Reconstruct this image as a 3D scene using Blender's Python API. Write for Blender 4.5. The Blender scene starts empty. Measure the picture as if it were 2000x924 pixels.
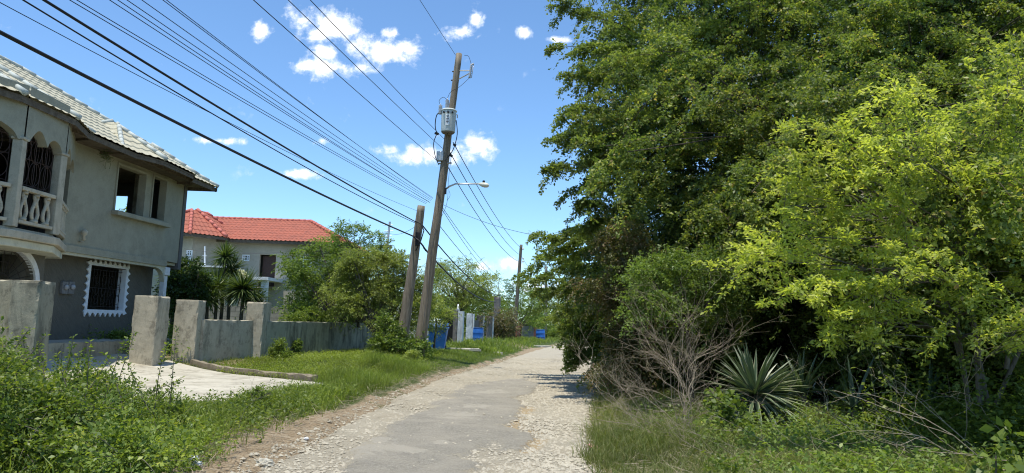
import bpy, bmesh, math, random
import numpy as np
from mathutils import Vector, Matrix, noise as mn
random.seed(7)
RNG = np.random.default_rng(11)
C = bpy.context.scene.collection
S = bpy.context.scene
R_ = math.radians
# ------------------------------------------------------------------ camera
EYE, PITCH, ROLL, FOC = 1.6, R_(6.9), R_(2.0), 1400.0
cam_d = bpy.data.cameras.new('camera'); cam = bpy.data.objects.new('camera', cam_d); C.objects.link(cam)
cam_d.sensor_width = 36.0; cam_d.lens = 36.0 * FOC / 2000.0; cam_d.clip_start = 0.1; cam_d.clip_end = 6000
MC = Matrix.Rotation(math.pi / 2 + PITCH, 3, 'X') @ Matrix.Rotation(ROLL, 3, 'Z')
cam.matrix_world = Matrix.Translation((0, 0, EYE)) @ MC.to_4x4()
S.camera = cam
# ------------------------------------------------------------------ light
S.view_settings.view_transform = 'Standard'; S.view_settings.look = 'None'
S.view_settings.gamma = 1.0; S.view_settings.use_curve_mapping = False
S.view_settings.exposure = 0.64
SUN = Vector((-0.10, -0.20, 0.97)).normalized()
sd = bpy.data.lights.new('sun', 'SUN'); sd.energy = 3.3; sd.angle = R_(0.53); sd.color = (1.0, 0.95, 0.84)
so = bpy.data.objects.new('sun', sd); C.objects.link(so)
so.rotation_euler = (-SUN).to_track_quat('-Z', 'Y').to_euler(); so.location = (0, 0, 60)
W = bpy.data.worlds.new("World"); S.world = W; W.use_nodes = True
S.cycles.max_bounces = 8; S.cycles.diffuse_bounces = 4; S.cycles.transmission_bounces = 3
S.cycles.transparent_max_bounces = 4; S.cycles.use_denoising = True
S.cycles.sample_clamp_indirect = 6.0; S.cycles.filter_width = 1.1
SKY_STRENGTH = 0.15


def ray(px, py):
    return MC @ Vector(((px - 1000) / FOC, (462 - py) / FOC, -1.0))
def at(px, py, Y):
    r = ray(px, py); return Vector((0, 0, EYE)) + r * (Y / r.y)
def atz(px, py, z):
    r = ray(px, py); return Vector((0, 0, EYE)) + r * ((z - EYE) / r.z)


class NT:
    """small node-graph writer"""
    def __init__(s, tree):
        s.t = tree; s.t.nodes.clear()
    def n(s, typ, **kw):
        nd = s.t.nodes.new(typ)
        for k, v in kw.items():
            if k == 'i':
                for a, b in v.items():
                    if hasattr(b, 'is_output') or isinstance(b, bpy.types.NodeSocket):
                        s.t.links.new(b, nd.inputs[a])
                    else:
                        nd.inputs[a].default_value = b
            else:
                setattr(nd, k, v)
        return nd
    def m(s, op, a, b=0.0, c=None, clamp=False):
        i = {0: a, 1: b}
        if c is not None: i[2] = c
        return s.n('ShaderNodeMath', operation=op, use_clamp=clamp, i=i).outputs[0]
    def vm(s, op, a, b=(0, 0, 0)):
        nd = s.n('ShaderNodeVectorMath', operation=op, i={0: a})
        if op == 'SCALE': nd.inputs[3].default_value = b
        elif isinstance(b, bpy.types.NodeSocket): s.t.links.new(b, nd.inputs[1])
        else: nd.inputs[1].default_value = b
        return nd.outputs[1] if op in ('LENGTH', 'DISTANCE') else nd.outputs[0]
    def noise(s, scale, detail=4, rough=0.6, vec=None, dist=0.0):
        i = {'Scale': scale, 'Detail': detail, 'Roughness': rough, 'Distortion': dist}
        if vec is not None: i['Vector'] = vec
        return s.n('ShaderNodeTexNoise', i=i).outputs['Fac']
    def ramp(s, fac, stops, interp='LINEAR'):
        nd = s.n('ShaderNodeValToRGB', i={'Fac': fac}); cr = nd.color_ramp; cr.interpolation = interp
        while len(cr.elements) < len(stops): cr.elements.new(0.5)
        for e, (p, c) in zip(cr.elements, stops):
            e.position = p
            e.color = (c, c, c, 1) if isinstance(c, (int, float)) else (*c, 1)
        return nd.outputs['Color']
    def mix(s, f, a, b, mode='MIX'):
        nd = s.n('ShaderNodeMix', data_type='RGBA', blend_type=mode)
        for k, v in ((0, f), (6, a), (7, b)):
            if isinstance(v, bpy.types.NodeSocket): s.t.links.new(v, nd.inputs[k])
            else: nd.inputs[k].default_value = (*v, 1) if isinstance(v, tuple) else v
        return nd.outputs[2]
    def obj(s): return s.n('ShaderNodeTexCoord').outputs['Object']
    def pos(s): return s.n('ShaderNodeNewGeometry').outputs['Position']
    def bump(s, h, strength, dist=0.02):
        return s.n('ShaderNodeBump', i={'Height': h, 'Strength': strength, 'Distance': dist}).outputs[0]
    def out(s, sh): s.n('ShaderNodeOutputMaterial', i={'Surface': sh})
    def pbr(s, col, rough=0.8, nrm=None, metal=0.0, spec=0.3):
        i = {'Base Color': (*col, 1) if isinstance(col, tuple) else col, 'Roughness': rough, 'Metallic': metal,
             'Specular IOR Level': spec}
        if nrm is not None: i['Normal'] = nrm
        return s.n('ShaderNodeBsdfPrincipled', i=i).outputs[0]


# world: daylight sky with fair weather cumulus
w = NT(W.node_tree)
sky = w.n('ShaderNodeTexSky', sky_type='NISHITA', sun_disc=False, sun_elevation=R_(77), sun_rotation=math.atan2(SUN.x, SUN.y),
          altitude=20, air_density=0.85, dust_density=0.25, ozone_density=3.6)
g = w.n('ShaderNodeTexCoord').outputs['Generated']
sx = w.n('ShaderNodeSeparateXYZ', i={0: g})
yy = w.m('MAXIMUM', w.m('ABSOLUTE', sx.outputs[1]), 0.02)
pl2 = w.n('ShaderNodeCombineXYZ', i={0: w.m('DIVIDE', sx.outputs[0], yy), 1: w.m('DIVIDE', sx.outputs[2], yy), 2: 0.0}).outputs[0]
CLOUDS = [(590, 40, 45, 30), (650, 62, 70, 38), (700, 90, 48, 38), (640, 100, 40, 22), (660, 132, 70, 22), (600, 128, 35, 16), (785, 95, 40, 34), (745, 105, 40, 18), (770, 65, 28, 12),
          (512, 60, 24, 20), (898, 64, 42, 14), (932, 40, 12, 18), (1025, 65, 17, 12), (1090, 78, 26, 7),
          (820, 303, 62, 22), (890, 300, 55, 30), (935, 285, 42, 28), (765, 290, 34, 14), (628, 275, 20, 12), (575, 340, 40, 9),
          (940, 522, 45, 14), (1000, 515, 30, 14), (420, 275, 50, 8), (900, 560, 60, 12), (1060, 560, 60, 14)]
acc = None
for (cx, cy, a, b) in CLOUDS:
    r = ray(cx, cy)
    d = w.vm('LENGTH', w.vm('MULTIPLY', w.vm('SUBTRACT', pl2, (r.x / r.y, r.z / r.y, 0)), (FOC / a, FOC / b, 0)))
    m_ = w.m('SUBTRACT', 1.0, w.m('MULTIPLY', d, 0.52), clamp=True)
    acc = m_ if acc is None else w.m('SMOOTH_MAX', acc, m_, 0.15)
n1 = w.noise(22.0, 12, 0.62, pl2, 0.2)
n2 = w.noise(70.0, 9, 0.7, pl2, 0.4)
dens = w.m('ADD', acc, w.m('MULTIPLY', w.m('SUBTRACT', n1, 0.5), 2.3))
dens = w.m('ADD', dens, w.m('MULTIPLY', w.m('SUBTRACT', n2, 0.5), 0.75))
cov = w.ramp(dens, [(0.42, 0.0), (0.56, 0.22), (0.80, 0.82), (1.05, 0.98)])
cov = w.m('MULTIPLY', cov, w.ramp(acc, [(0.02, 0.0), (0.22, 1.0)]))
ccol = w.mix(w.ramp(dens, [(0.6, 0.0), (1.15, 1.0)]), (4.4, 4.9, 5.7), (6.3, 6.2, 6.1))
skyc = w.mix(1.0, sky.outputs[0], (0.78, 0.935, 1.0), 'MULTIPLY')
bg = w.n('ShaderNodeBackground', i={'Color': w.mix(cov, skyc, ccol), 'Strength': SKY_STRENGTH})
w.n('ShaderNodeOutputWorld', i={'Surface': bg.outputs[0]})


# ------------------------------------------------------------------ materials
def newmat(name):
    m = bpy.data.materials.new(name); m.use_nodes = True
    return m, NT(m.node_tree)

def m_plain(name, col, rough=0.6, metal=0.0, var=0.15, scale=6.0, bump=0.15, spec=0.3):
    m, t = newmat(name); o = t.obj(); n = t.noise(scale, 5, 0.65, o)
    dk = tuple(c * (1 - var) for c in col); lt = tuple(min(1, c * (1 + var)) for c in col)
    c = t.ramp(n, [(0.3, dk), (0.7, lt)])
    t.out(t.pbr(c, rough, t.bump(t.noise(scale * 9, 4, 0.6, o), bump, 0.01), metal, spec)); return m

def m_concrete(name, light, dark, stain, amount=0.5, streak=0.35, scale=1.0, white=0.0, hatch=False, thr=0.5):
    """weathered render: blotches, dark algae streaks running down, light scuffs"""
    m, t = newmat(name); o = t.pos()
    big = t.noise(1.1 * scale, 6, 0.65, o, 0.4)
    mid = t.noise(5.5 * scale, 6, 0.7, o, 0.2)
    fine = t.noise(60 * scale, 4, 0.7, o)
    st = t.noise(1.0, 7, 0.75, t.vm('MULTIPLY', o, (2.7, 2.7, 0.7)), 0.6)
    st = t.m('ADD', st, t.m('MULTIPLY', t.m('SUBTRACT', big, 0.5), 0.5))
    c = t.mix(t.ramp(big, [(0.32, 0.0), (0.66, 1.0)]), dark, light)
    c = t.mix(t.m('MULTIPLY', t.ramp(mid, [(0.45, 0.0), (0.7, 1.0)]), 0.6), c, tuple(x * 0.8 for x in dark))
    sm = t.m('MULTIPLY', t.ramp(st, [(thr, 0.0), (thr + .16, 1.0)]), streak)
    c = t.mix(sm, c, stain)
    pm = t.m('MULTIPLY', t.ramp(t.noise(2.6 * scale, 8, 0.75, t.vm('ADD', o, (7, 3, 1))), [(0.53, 0.0), (0.62, 1.0)]), amount)
    c = t.mix(pm, c, stain)
    c = t.mix(0.25, c, t.ramp(fine, [(0.3, tuple(x * .7 for x in dark)), (0.7, light)]))
    h = t.m('ADD', t.m('MULTIPLY', mid, 0.6), t.m('MULTIPLY', fine, 0.35))
    if hatch:
        sp = t.n('ShaderNodeSeparateXYZ', i={0: o})
        wv = t.noise(1.0, 5, 0.7, t.n('ShaderNodeCombineXYZ', i={0: t.m('MULTIPLY', t.m('ADD', sp.outputs[1], sp.outputs[2]), 16.0),
             1: t.m('MULTIPLY', t.m('SUBTRACT', sp.outputs[1], sp.outputs[2]), 3.0), 2: 0.0}).outputs[0])
        h = t.m('ADD', h, t.m('MULTIPLY', wv, 1.4))
        c = t.mix(t.m('MULTIPLY', t.ramp(wv, [(0.45, 0.0), (0.58, 1.0)]), 0.55), c, light)
    t.out(t.pbr(c, 0.92, t.bump(h, 0.6, 0.02), 0, 0.15)); return m

def m_leaf(name, cols, trans=0.35, rough=0.45, tcol=None):
    m, t = newmat(name)
    a = t.n('ShaderNodeAttribute', attribute_name='rnd').outputs['Fac']
    c = t.ramp(a, cols)
    big = t.ramp(t.noise(0.45, 3, 0.5, t.pos()), [(0.35, 0.78), (0.65, 1.2)])
    c = t.mix(1.0, c, big, 'MULTIPLY')
    p = t.pbr(c, rough, None, 0, 0.35)
    tc = t.mix(1.0, c, tcol or (1.5, 1.55, 0.6), 'MULTIPLY')
    tr = t.n('ShaderNodeBsdfTranslucent', i={'Color': tc}).outputs[0]
    t.out(t.n('ShaderNodeMixShader', i={0: trans, 1: p, 2: tr}).outputs[0]); return m

def m_bark(name, a, b, sc=(18, 18, 1.6), bump=0.9):
    m, t = newmat(name); o = t.obj(); v = t.vm('MULTIPLY', o, sc)
    n = t.noise(1.0, 8, 0.72, v); n2 = t.noise(1.3, 4, 0.6, o); n3 = t.noise(2.5, 8, 0.8, v)
    c = t.mix(t.ramp(n, [(0.38, 0.0), (0.62, 1.0)]), a, b)
    c = t.mix(t.m('MULTIPLY', t.ramp(n2, [(0.45, 0.0), (0.65, 1.0)]), 0.5), c, tuple((x + y) * .42 for x, y in zip(a, b)))
    c = t.mix(t.m('MULTIPLY', t.ramp(n3, [(0.55, 0.0), (0.62, 1.0)]), 0.7), c, tuple(x * .45 for x in a))
    t.out(t.pbr(c, 0.9, t.bump(n, bump, 0.02), 0, 0.15)); return m

def m_tile(name, a, b, dirt, dirtf=0.35):
    m, t = newmat(name); o = t.pos()
    c = t.mix(t.ramp(t.noise(2.2, 6, 0.7, o), [(0.35, 0.0), (0.65, 1.0)]), a, b)
    c = t.mix(t.m('MULTIPLY', t.ramp(t.noise(7, 6, 0.75, o), [(0.5, 0.0), (0.68, 1.0)]), dirtf), c, dirt)
    t.out(t.pbr(c, 0.7, t.bump(t.noise(50, 3, 0.6, o), 0.2, 0.01), 0, 0.3)); return m

M = {}
M['leaf_big'] = m_leaf('leaf_big', [(0.0, (0.08, 0.12, 0.035)), (0.45, (0.155, 0.208, 0.053)), (0.85, (0.27, 0.32, 0.08)), (0.965, (0.40, 0.41, 0.10)), (1.0, (0.36, 0.23, 0.13))], 0.45)
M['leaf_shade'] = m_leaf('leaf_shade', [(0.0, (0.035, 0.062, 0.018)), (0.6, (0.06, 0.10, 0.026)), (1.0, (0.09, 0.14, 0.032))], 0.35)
M['leaf_lime'] = m_leaf('leaf_lime', [(0.0, (0.23, 0.29, 0.055)), (0.5, (0.40, 0.445, 0.10)), (1.0, (0.60, 0.60, 0.19))], 0.5)
M['leaf_olive'] = m_leaf('leaf_olive', [(0.0, (0.14, 0.185, 0.05)), (0.5, (0.25, 0.30, 0.08)), (1.0, (0.38, 0.41, 0.14))], 0.42)
M['leaf_mid'] = m_leaf('leaf_mid', [(0.0, (0.09, 0.145, 0.036)), (0.6, (0.17, 0.24, 0.055)), (1.0, (0.29, 0.36, 0.08))], 0.42)
M['leaf_brown'] = m_leaf('leaf_brown', [(0.0, (0.07, 0.085, 0.03)), (0.5, (0.13, 0.14, 0.045)), (0.78, (0.2, 0.14, 0.07)), (1.0, (0.28, 0.19, 0.12))], 0.35)
M['leaf_weed'] = m_leaf('leaf_weed', [(0.0, (0.075, 0.12, 0.03)), (0.5, (0.15, 0.21, 0.042)), (0.85, (0.27, 0.33, 0.06)), (1.0, (0.38, 0.38, 0.07))], 0.4)
M['leaf_yucca'] = m_leaf('leaf_yucca', [(0.0, (0.055, 0.095, 0.028)), (0.6, (0.10, 0.15, 0.04)), (1.0, (0.19, 0.24, 0.09))], 0.25, 0.4)
M['grass'] = m_leaf('grass', [(0.0, (0.13, 0.175, 0.03)), (0.55, (0.22, 0.28, 0.05)), (0.85, (0.31, 0.36, 0.08)), (1.0, (0.38, 0.35, 0.16))], 0.45)
M['grass_dry'] = m_leaf('grass_dry', [(0.0, (0.10, 0.13, 0.035)), (0.45, (0.17, 0.21, 0.055)), (0.75, (0.27, 0.27, 0.11)), (1.0, (0.42, 0.37, 0.2))], 0.4)
M['bark'] = m_bark('bark', (0.10, 0.085, 0.065), (0.2, 0.175, 0.14))
M['bark_dark'] = m_bark('bark_dark', (0.055, 0.045, 0.032), (0.11, 0.09, 0.065))
M['dead'] = m_bark('dead', (0.27, 0.215, 0.15), (0.47, 0.39, 0.28), (30, 30, 6), 0.4)
M['pole'] = m_bark('pole', (0.15, 0.12, 0.085), (0.33, 0.275, 0.205), (22, 22, 0.9), 1.0)
M['pole_grey'] = m_bark('pole_grey', (0.13, 0.12, 0.105), (0.25, 0.235, 0.21), (22, 22, 0.9), 1.0)
M['conc'] = m_concrete('conc', (0.58, 0.52, 0.39), (0.40, 0.36, 0.27), (0.085, 0.078, 0.06), 0.6, 0.7, 1.3)
M['conc_gate'] = m_concrete('conc_gate', (0.46, 0.42, 0.31), (0.31, 0.285, 0.21), (0.06, 0.058, 0.045), 0.7, 0.8, 1.3)
M['conc_green'] = m_concrete('conc_green', (0.46, 0.44, 0.33), (0.31, 0.305, 0.225), (0.05, 0.048, 0.037), 0.5, .9, thr=.47)
M['conc_cream'] = m_concrete('conc_cream', (0.62, 0.55, 0.41), (0.44, 0.395, 0.295), (0.10, 0.085, 0.06), 0.35, 0.4)
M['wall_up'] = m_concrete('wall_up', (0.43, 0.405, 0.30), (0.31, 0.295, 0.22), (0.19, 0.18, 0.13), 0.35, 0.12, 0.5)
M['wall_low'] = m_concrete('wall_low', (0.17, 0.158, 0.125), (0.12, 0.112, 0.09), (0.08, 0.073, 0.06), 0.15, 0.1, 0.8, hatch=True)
M['band'] = m_concrete('band', (0.68, 0.66, 0.50), (0.55, 0.54, 0.42), (0.20, 0.19, 0.12), 0.45, 0.35)
M['white'] = m_concrete('white', (0.80, 0.81, 0.80), (0.70, 0.72, 0.71), (0.34, 0.34, 0.31), 0.25, 0.25)
M['white_trim'] = m_plain('white_trim', (0.82, 0.85, 0.86), 0.6, 0, 0.05)
M['slab'] = m_concrete('slab', (0.60, 0.56, 0.46), (0.40, 0.37, 0.29), (0.22, 0.19, 0.14), 0.75, 0.0, 0.8)
M['tile'] = m_tile('tile', (0.52, 0.48, 0.345), (0.38, 0.355, 0.26), (0.24, 0.23, 0.18), 0.6)
M['tile_cap'] = m_tile('tile_cap', (0.50, 0.54, 0.50), (0.42, 0.44, 0.40), (0.2, 0.2, 0.17), 0.5)
M['tile_red'] = m_tile('tile_red', (0.42, 0.125, 0.075), (0.31, 0.10, 0.065), (0.20, 0.085, 0.055), 0.6)
M['tile_redcap'] = m_tile('tile_redcap', (0.55, 0.17, 0.13), (0.46, 0.14, 0.10), (0.28, 0.1, 0.08), 0.3)
M['wall_far'] = m_concrete('wall_far', (0.56, 0.51, 0.40), (0.42, 0.385, 0.30), (0.26, 0.235, 0.18), 0.3, 0.12, 0.5)
M['fascia'] = m_bark('fascia', (0.10, 0.078, 0.055), (0.19, 0.155, 0.115), (8, 8, 8), 0.4)
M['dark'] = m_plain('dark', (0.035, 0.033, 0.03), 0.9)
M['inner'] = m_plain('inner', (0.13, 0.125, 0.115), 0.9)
M['iron'] = m_plain('iron', (0.085, 0.055, 0.045), 0.7, 0.3, 0.35, 20)
M['iron_dark'] = m_plain('iron_dark', (0.035, 0.03, 0.028), 0.6, 0.3, 0.35, 20)
M['wire'] = m_plain('wire', (0.018, 0.018, 0.02), 0.55)
M['wire_grey'] = m_plain('wire_grey', (0.12, 0.12, 0.125), 0.5, 0.3)
M['steel'] = m_plain('steel', (0.46, 0.46, 0.44), 0.45, 0.7, 0.15, 14)
M['trafo'] = m_plain('trafo', (0.54, 0.58, 0.55), 0.5, 0.0, 0.06, 5)
M['porcelain'] = m_plain('porcelain', (0.42, 0.42, 0.42), 0.25, 0, 0.1, 8, 0.0, 0.6)
M['rubber'] = m_plain('rubber', (0.02, 0.02, 0.02), 0.6)
M['lamp_metal'] = m_plain('lamp_metal', (0.55, 0.56, 0.54), 0.45, 0.4)
M['lens'] = m_plain('lens', (0.72, 0.69, 0.55), 0.25, 0, 0.05, 5, 0, 0.6)
M['blue'] = m_plain('blue', (0.018, 0.12, 0.42), 0.45, 0, 0.22, 4, 0.1, 0.5)
M['blue_pale'] = m_plain('blue_pale', (0.24, 0.37, 0.56), 0.5, 0, 0.12, 4, 0.1)
M['gatepost_grey'] = m_concrete('gatepost_grey', (0.24, 0.22, 0.20), (0.18, 0.165, 0.15), (0.09, 0.08, 0.07), 0.3, 0.4)
M['gatepost_white'] = m_concrete('gatepost_white', (0.70, 0.73, 0.74), (0.52, 0.55, 0.56), (0.2, 0.2, 0.19), 0.3, 0.6)
M['block'] = None
M['red_wall'] = m_concrete('red_wall', (0.42, 0.13, 0.09), (0.33, 0.11, 0.08), (0.15, 0.08, 0.06), 0.3, 0.3)
M['zinc'] = m_concrete('zinc', (0.30, 0.30, 0.29), (0.19, 0.185, 0.175), (0.12, 0.08, 0.06), 0.3, 0.5)
M['timber'] = m_bark('timber', (0.42, 0.36, 0.27), (0.58, 0.52, 0.41), (6, 6, 6), 0.3)
M['litter'] = m_plain('litter', (0.75, 0.76, 0.76), 0.5, 0, 0.08)
M['litter_pink'] = m_plain('litter_pink', (0.60, 0.25, 0.25), 0.5, 0, 0.3, 30)
M['stone'] = m_concrete('stone', (0.60, 0.54, 0.42), (0.42, 0.37, 0.28), (0.30, 0.27, 0.2), 0.3, 0.1, 4)
M['kerbstone'] = m_concrete('kerbstone', (0.33, 0.28, 0.20), (0.20, 0.17, 0.125), (0.06, 0.05, 0.04), 0.5, 0.3)
M['hinge'] = m_plain('hinge', (0.2, 0.2, 0.2), 0.5)

def m_block():
    m, t = newmat('block'); o = t.obj()
    v = t.n('ShaderNodeMapping', i={'Vector': o, 'Rotation': (math.pi / 2, 0, 0)}).outputs[0]
    b = t.n('ShaderNodeTexBrick', i={'Vector': v, 'Scale': 1.0, 'Mortar Size': 0.02, 'Brick Width': 0.42, 'Row Height': 0.21,
             'Color1': (0.34, 0.32, 0.27, 1), 'Color2': (0.26, 0.25, 0.215, 1), 'Mortar': (0.15, 0.145, 0.125, 1)})
    c = t.mix(0.5, b.outputs[0], t.ramp(t.noise(3, 6, 0.7, t.pos()), [(0.35, (0.14, 0.135, 0.115)), (0.65, (0.42, 0.395, 0.33))]))
    t.out(t.pbr(c, 0.95, t.bump(b.outputs[1], -0.6, 0.02), 0, 0.1)); return m
M['block'] = m_block()

def m_ground():
    m, t = newmat('ground'); o = t.pos()
    soil = t.n('ShaderNodeAttribute', attribute_name='soil').outputs['Fac']
    nb = t.noise(1.6, 7, 0.7, o); nf = t.noise(25, 6, 0.75, o); nm = t.noise(6, 6, 0.7, o)
    sc = t.ramp(nf, [(0.3, (0.15, 0.105, 0.06)), (0.5, (0.30, 0.225, 0.14)), (0.7, (0.46, 0.37, 0.25))])
    sc = t.mix(t.ramp(nm, [(0.5, 0.0), (0.66, 1.0)]), sc, (0.34, 0.28, 0.19))
    gc = t.ramp(nf, [(0.3, (0.035, 0.05, 0.015)), (0.7, (0.10, 0.13, 0.035))])
    k = t.ramp(t.m('ADD', soil, t.m('MULTIPLY', t.m('SUBTRACT', nb, 0.5), 1.2)), [(0.42, 0.0), (0.6, 1.0)])
    c = t.mix(k, gc, sc)
    t.out(t.pbr(c, 0.95, t.bump(t.m('ADD', nf, t.m('MULTIPLY', nm, 2)), 0.8, 0.03), 0, 0.1)); return m
M['ground'] = m_ground()

def m_road():
    m, t = newmat('road'); o = t.pos()
    A = t.n('ShaderNodeAttribute', attribute_name='asph').outputs['Fac']
    D = t.n('ShaderNodeAttribute', attribute_name='dust').outputs['Fac']
    E_ = t.n('ShaderNodeAttribute', attribute_name='clay').outputs['Fac']
    n0 = t.noise(2.2, 7, 0.7, o); n1 = t.noise(14, 6, 0.75, o); n2 = t.noise(70, 5, 0.7, o); n3 = t.noise(180, 3, 0.6, o)
    vo = t.n('ShaderNodeTexVoronoi', i={'Vector': o, 'Scale': 26.0, 'Randomness': 1.0})
    vo2 = t.n('ShaderNodeTexVoronoi', i={'Vector': o, 'Scale': 55.0, 'Randomness': 1.0})
    # loose marl and stones
    g = t.ramp(n2, [(0.32, (0.25, 0.21, 0.15)), (0.46, (0.40, 0.35, 0.26)), (0.70, (0.58, 0.52, 0.40))])
    g = t.mix(0.12, g, t.ramp(vo.outputs['Color'], [(0.1, (0.22, 0.19, 0.14)), (0.5, (0.42, 0.37, 0.28)), (0.95, (0.62, 0.57, 0.46))]))
    g = t.mix(t.m('MULTIPLY', t.ramp(n0, [(0.42, 0.0), (0.68, 1.0)]), 0.5), g, (0.54, 0.48, 0.36))
    g = t.mix(t.m('MULTIPLY', t.ramp(E_, [(0.25, 0.0), (0.8, 1.0)]), 0.8), g, (0.46, 0.34, 0.19))
    # worn asphalt: grey binder with pale chippings
    a = t.ramp(n3, [(0.33, (0.14, 0.13, 0.11)), (0.5, (0.27, 0.25, 0.205)), (0.66, (0.48, 0.44, 0.36))])
    a = t.mix(0.4, a, t.ramp(vo2.outputs['Color'], [(0.2, (0.15, 0.14, 0.12)), (0.8, (0.38, 0.35, 0.285))]))
    a = t.mix(t.m('MULTIPLY', t.ramp(n0, [(0.30, 0.0), (0.60, 1.0)]), 0.75), a, (0.40, 0.36, 0.28))
    dm = t.ramp(t.m('ADD', t.m('MULTIPLY', D, .8), t.m('MULTIPLY', t.m('ADD', t.m('MULTIPLY', t.m('SUBTRACT', t.noise(3.2, 9, 0.75, o, 0.6), 0.5), 3.2), t.m('SUBTRACT', n1, 0.5)), 1.0)), [(0.50, 0.0), (0.78, 0.85)])
    ck = t.n('ShaderNodeTexVoronoi', feature='DISTANCE_TO_EDGE', i={'Vector': t.vm('ADD', o, t.vm('SCALE', t.n('ShaderNodeTexNoise', i={'Vector': o, 'Scale': 3.0, 'Detail': 6.0}).outputs['Color'], .5)), 'Scale': 1.7}).outputs['Distance']
    a = t.mix(t.m('MULTIPLY', t.m('MULTIPLY', t.ramp(ck, [(0.0, 1.0), (0.02, 0.0)]), t.ramp(n0, [(0.45, 0.0), (0.55, 1.0)])), .8), a, (0.09, 0.08, 0.065))
    a = t.mix(dm, a, t.mix(0.3, (0.50, 0.46, 0.37), g))
    k = t.ramp(t.m('ADD', A, t.m('MULTIPLY', t.m('ADD', t.m('SUBTRACT', t.noise(3.0, 12, 0.8, o, 0.4), 0.5), t.m('MULTIPLY', t.m('SUBTRACT', n1, 0.5), 0.6)), 2.0)), [(0.47, 0.0), (0.53, 1.0)])
    nn4 = t.noise(38, 6, 0.8, o); a = t.mix(0.5, a, t.ramp(nn4, [(0.34, (0.12, 0.11, 0.09)), (0.5, (0.31, 0.285, 0.235)), (0.64, (0.58, 0.53, 0.43))]))
    a = t.mix(t.m('MULTIPLY', t.ramp(t.noise(1.3, 8, 0.75, t.vm('ADD', o, (3, 8, 2))), [(0.42, 0.0), (0.62, 1.0)]), 0.55), a, (0.46, 0.41, 0.325))
    a = t.mix(t.m('MULTIPLY', dm, 0.5), a, (0.50, 0.45, 0.36))
    c = t.mix(k, g, a)
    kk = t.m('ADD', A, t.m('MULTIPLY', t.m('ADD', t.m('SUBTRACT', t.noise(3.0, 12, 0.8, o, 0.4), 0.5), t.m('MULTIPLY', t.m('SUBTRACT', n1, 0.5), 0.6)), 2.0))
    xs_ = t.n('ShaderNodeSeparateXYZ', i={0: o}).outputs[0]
    c = t.mix(t.m('MULTIPLY', t.m('MULTIPLY', t.ramp(kk, [(0.40, 0.0), (0.45, 1.0), (0.50, 0.0)]), 0.85), t.ramp(xs_, [(0.0, 0.15), (0.25, 1.0)])), c, (0.11, 0.085, 0.06))  # dark line along broken asphalt edge: painted shade of the step plus soil-filled gap
    h = t.m('ADD', t.m('MULTIPLY', vo.outputs['Distance'], t.m('MULTIPLY', t.m('SUBTRACT', 1.1, k), 0.2)), t.m('MULTIPLY', n2, 1.3))
    t.out(t.pbr(c, 0.93, t.bump(h, 0.9, 0.03), 0, 0.15)); return m
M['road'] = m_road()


# ------------------------------------------------------------------ object helpers
def props(o, label=None, cat=None, group=None, kind=None):
    if label: o['label'] = label
    if cat: o['category'] = cat
    if group: o['group'] = group
    if kind: o['kind'] = kind
    return o

def thing(name, label, cat, loc=(0, 0, 0), group=None, rotz=0.0):
    o = bpy.data.objects.new(name, None); C.objects.link(o); o.location = loc; o.rotation_euler = (0, 0, rotz)
    return props(o, label, cat, group)

def wloc(o):
    v = Vector((0, 0, 0))
    while o is not None: v = v + Vector(o.location); o = o.parent
    return v

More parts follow.
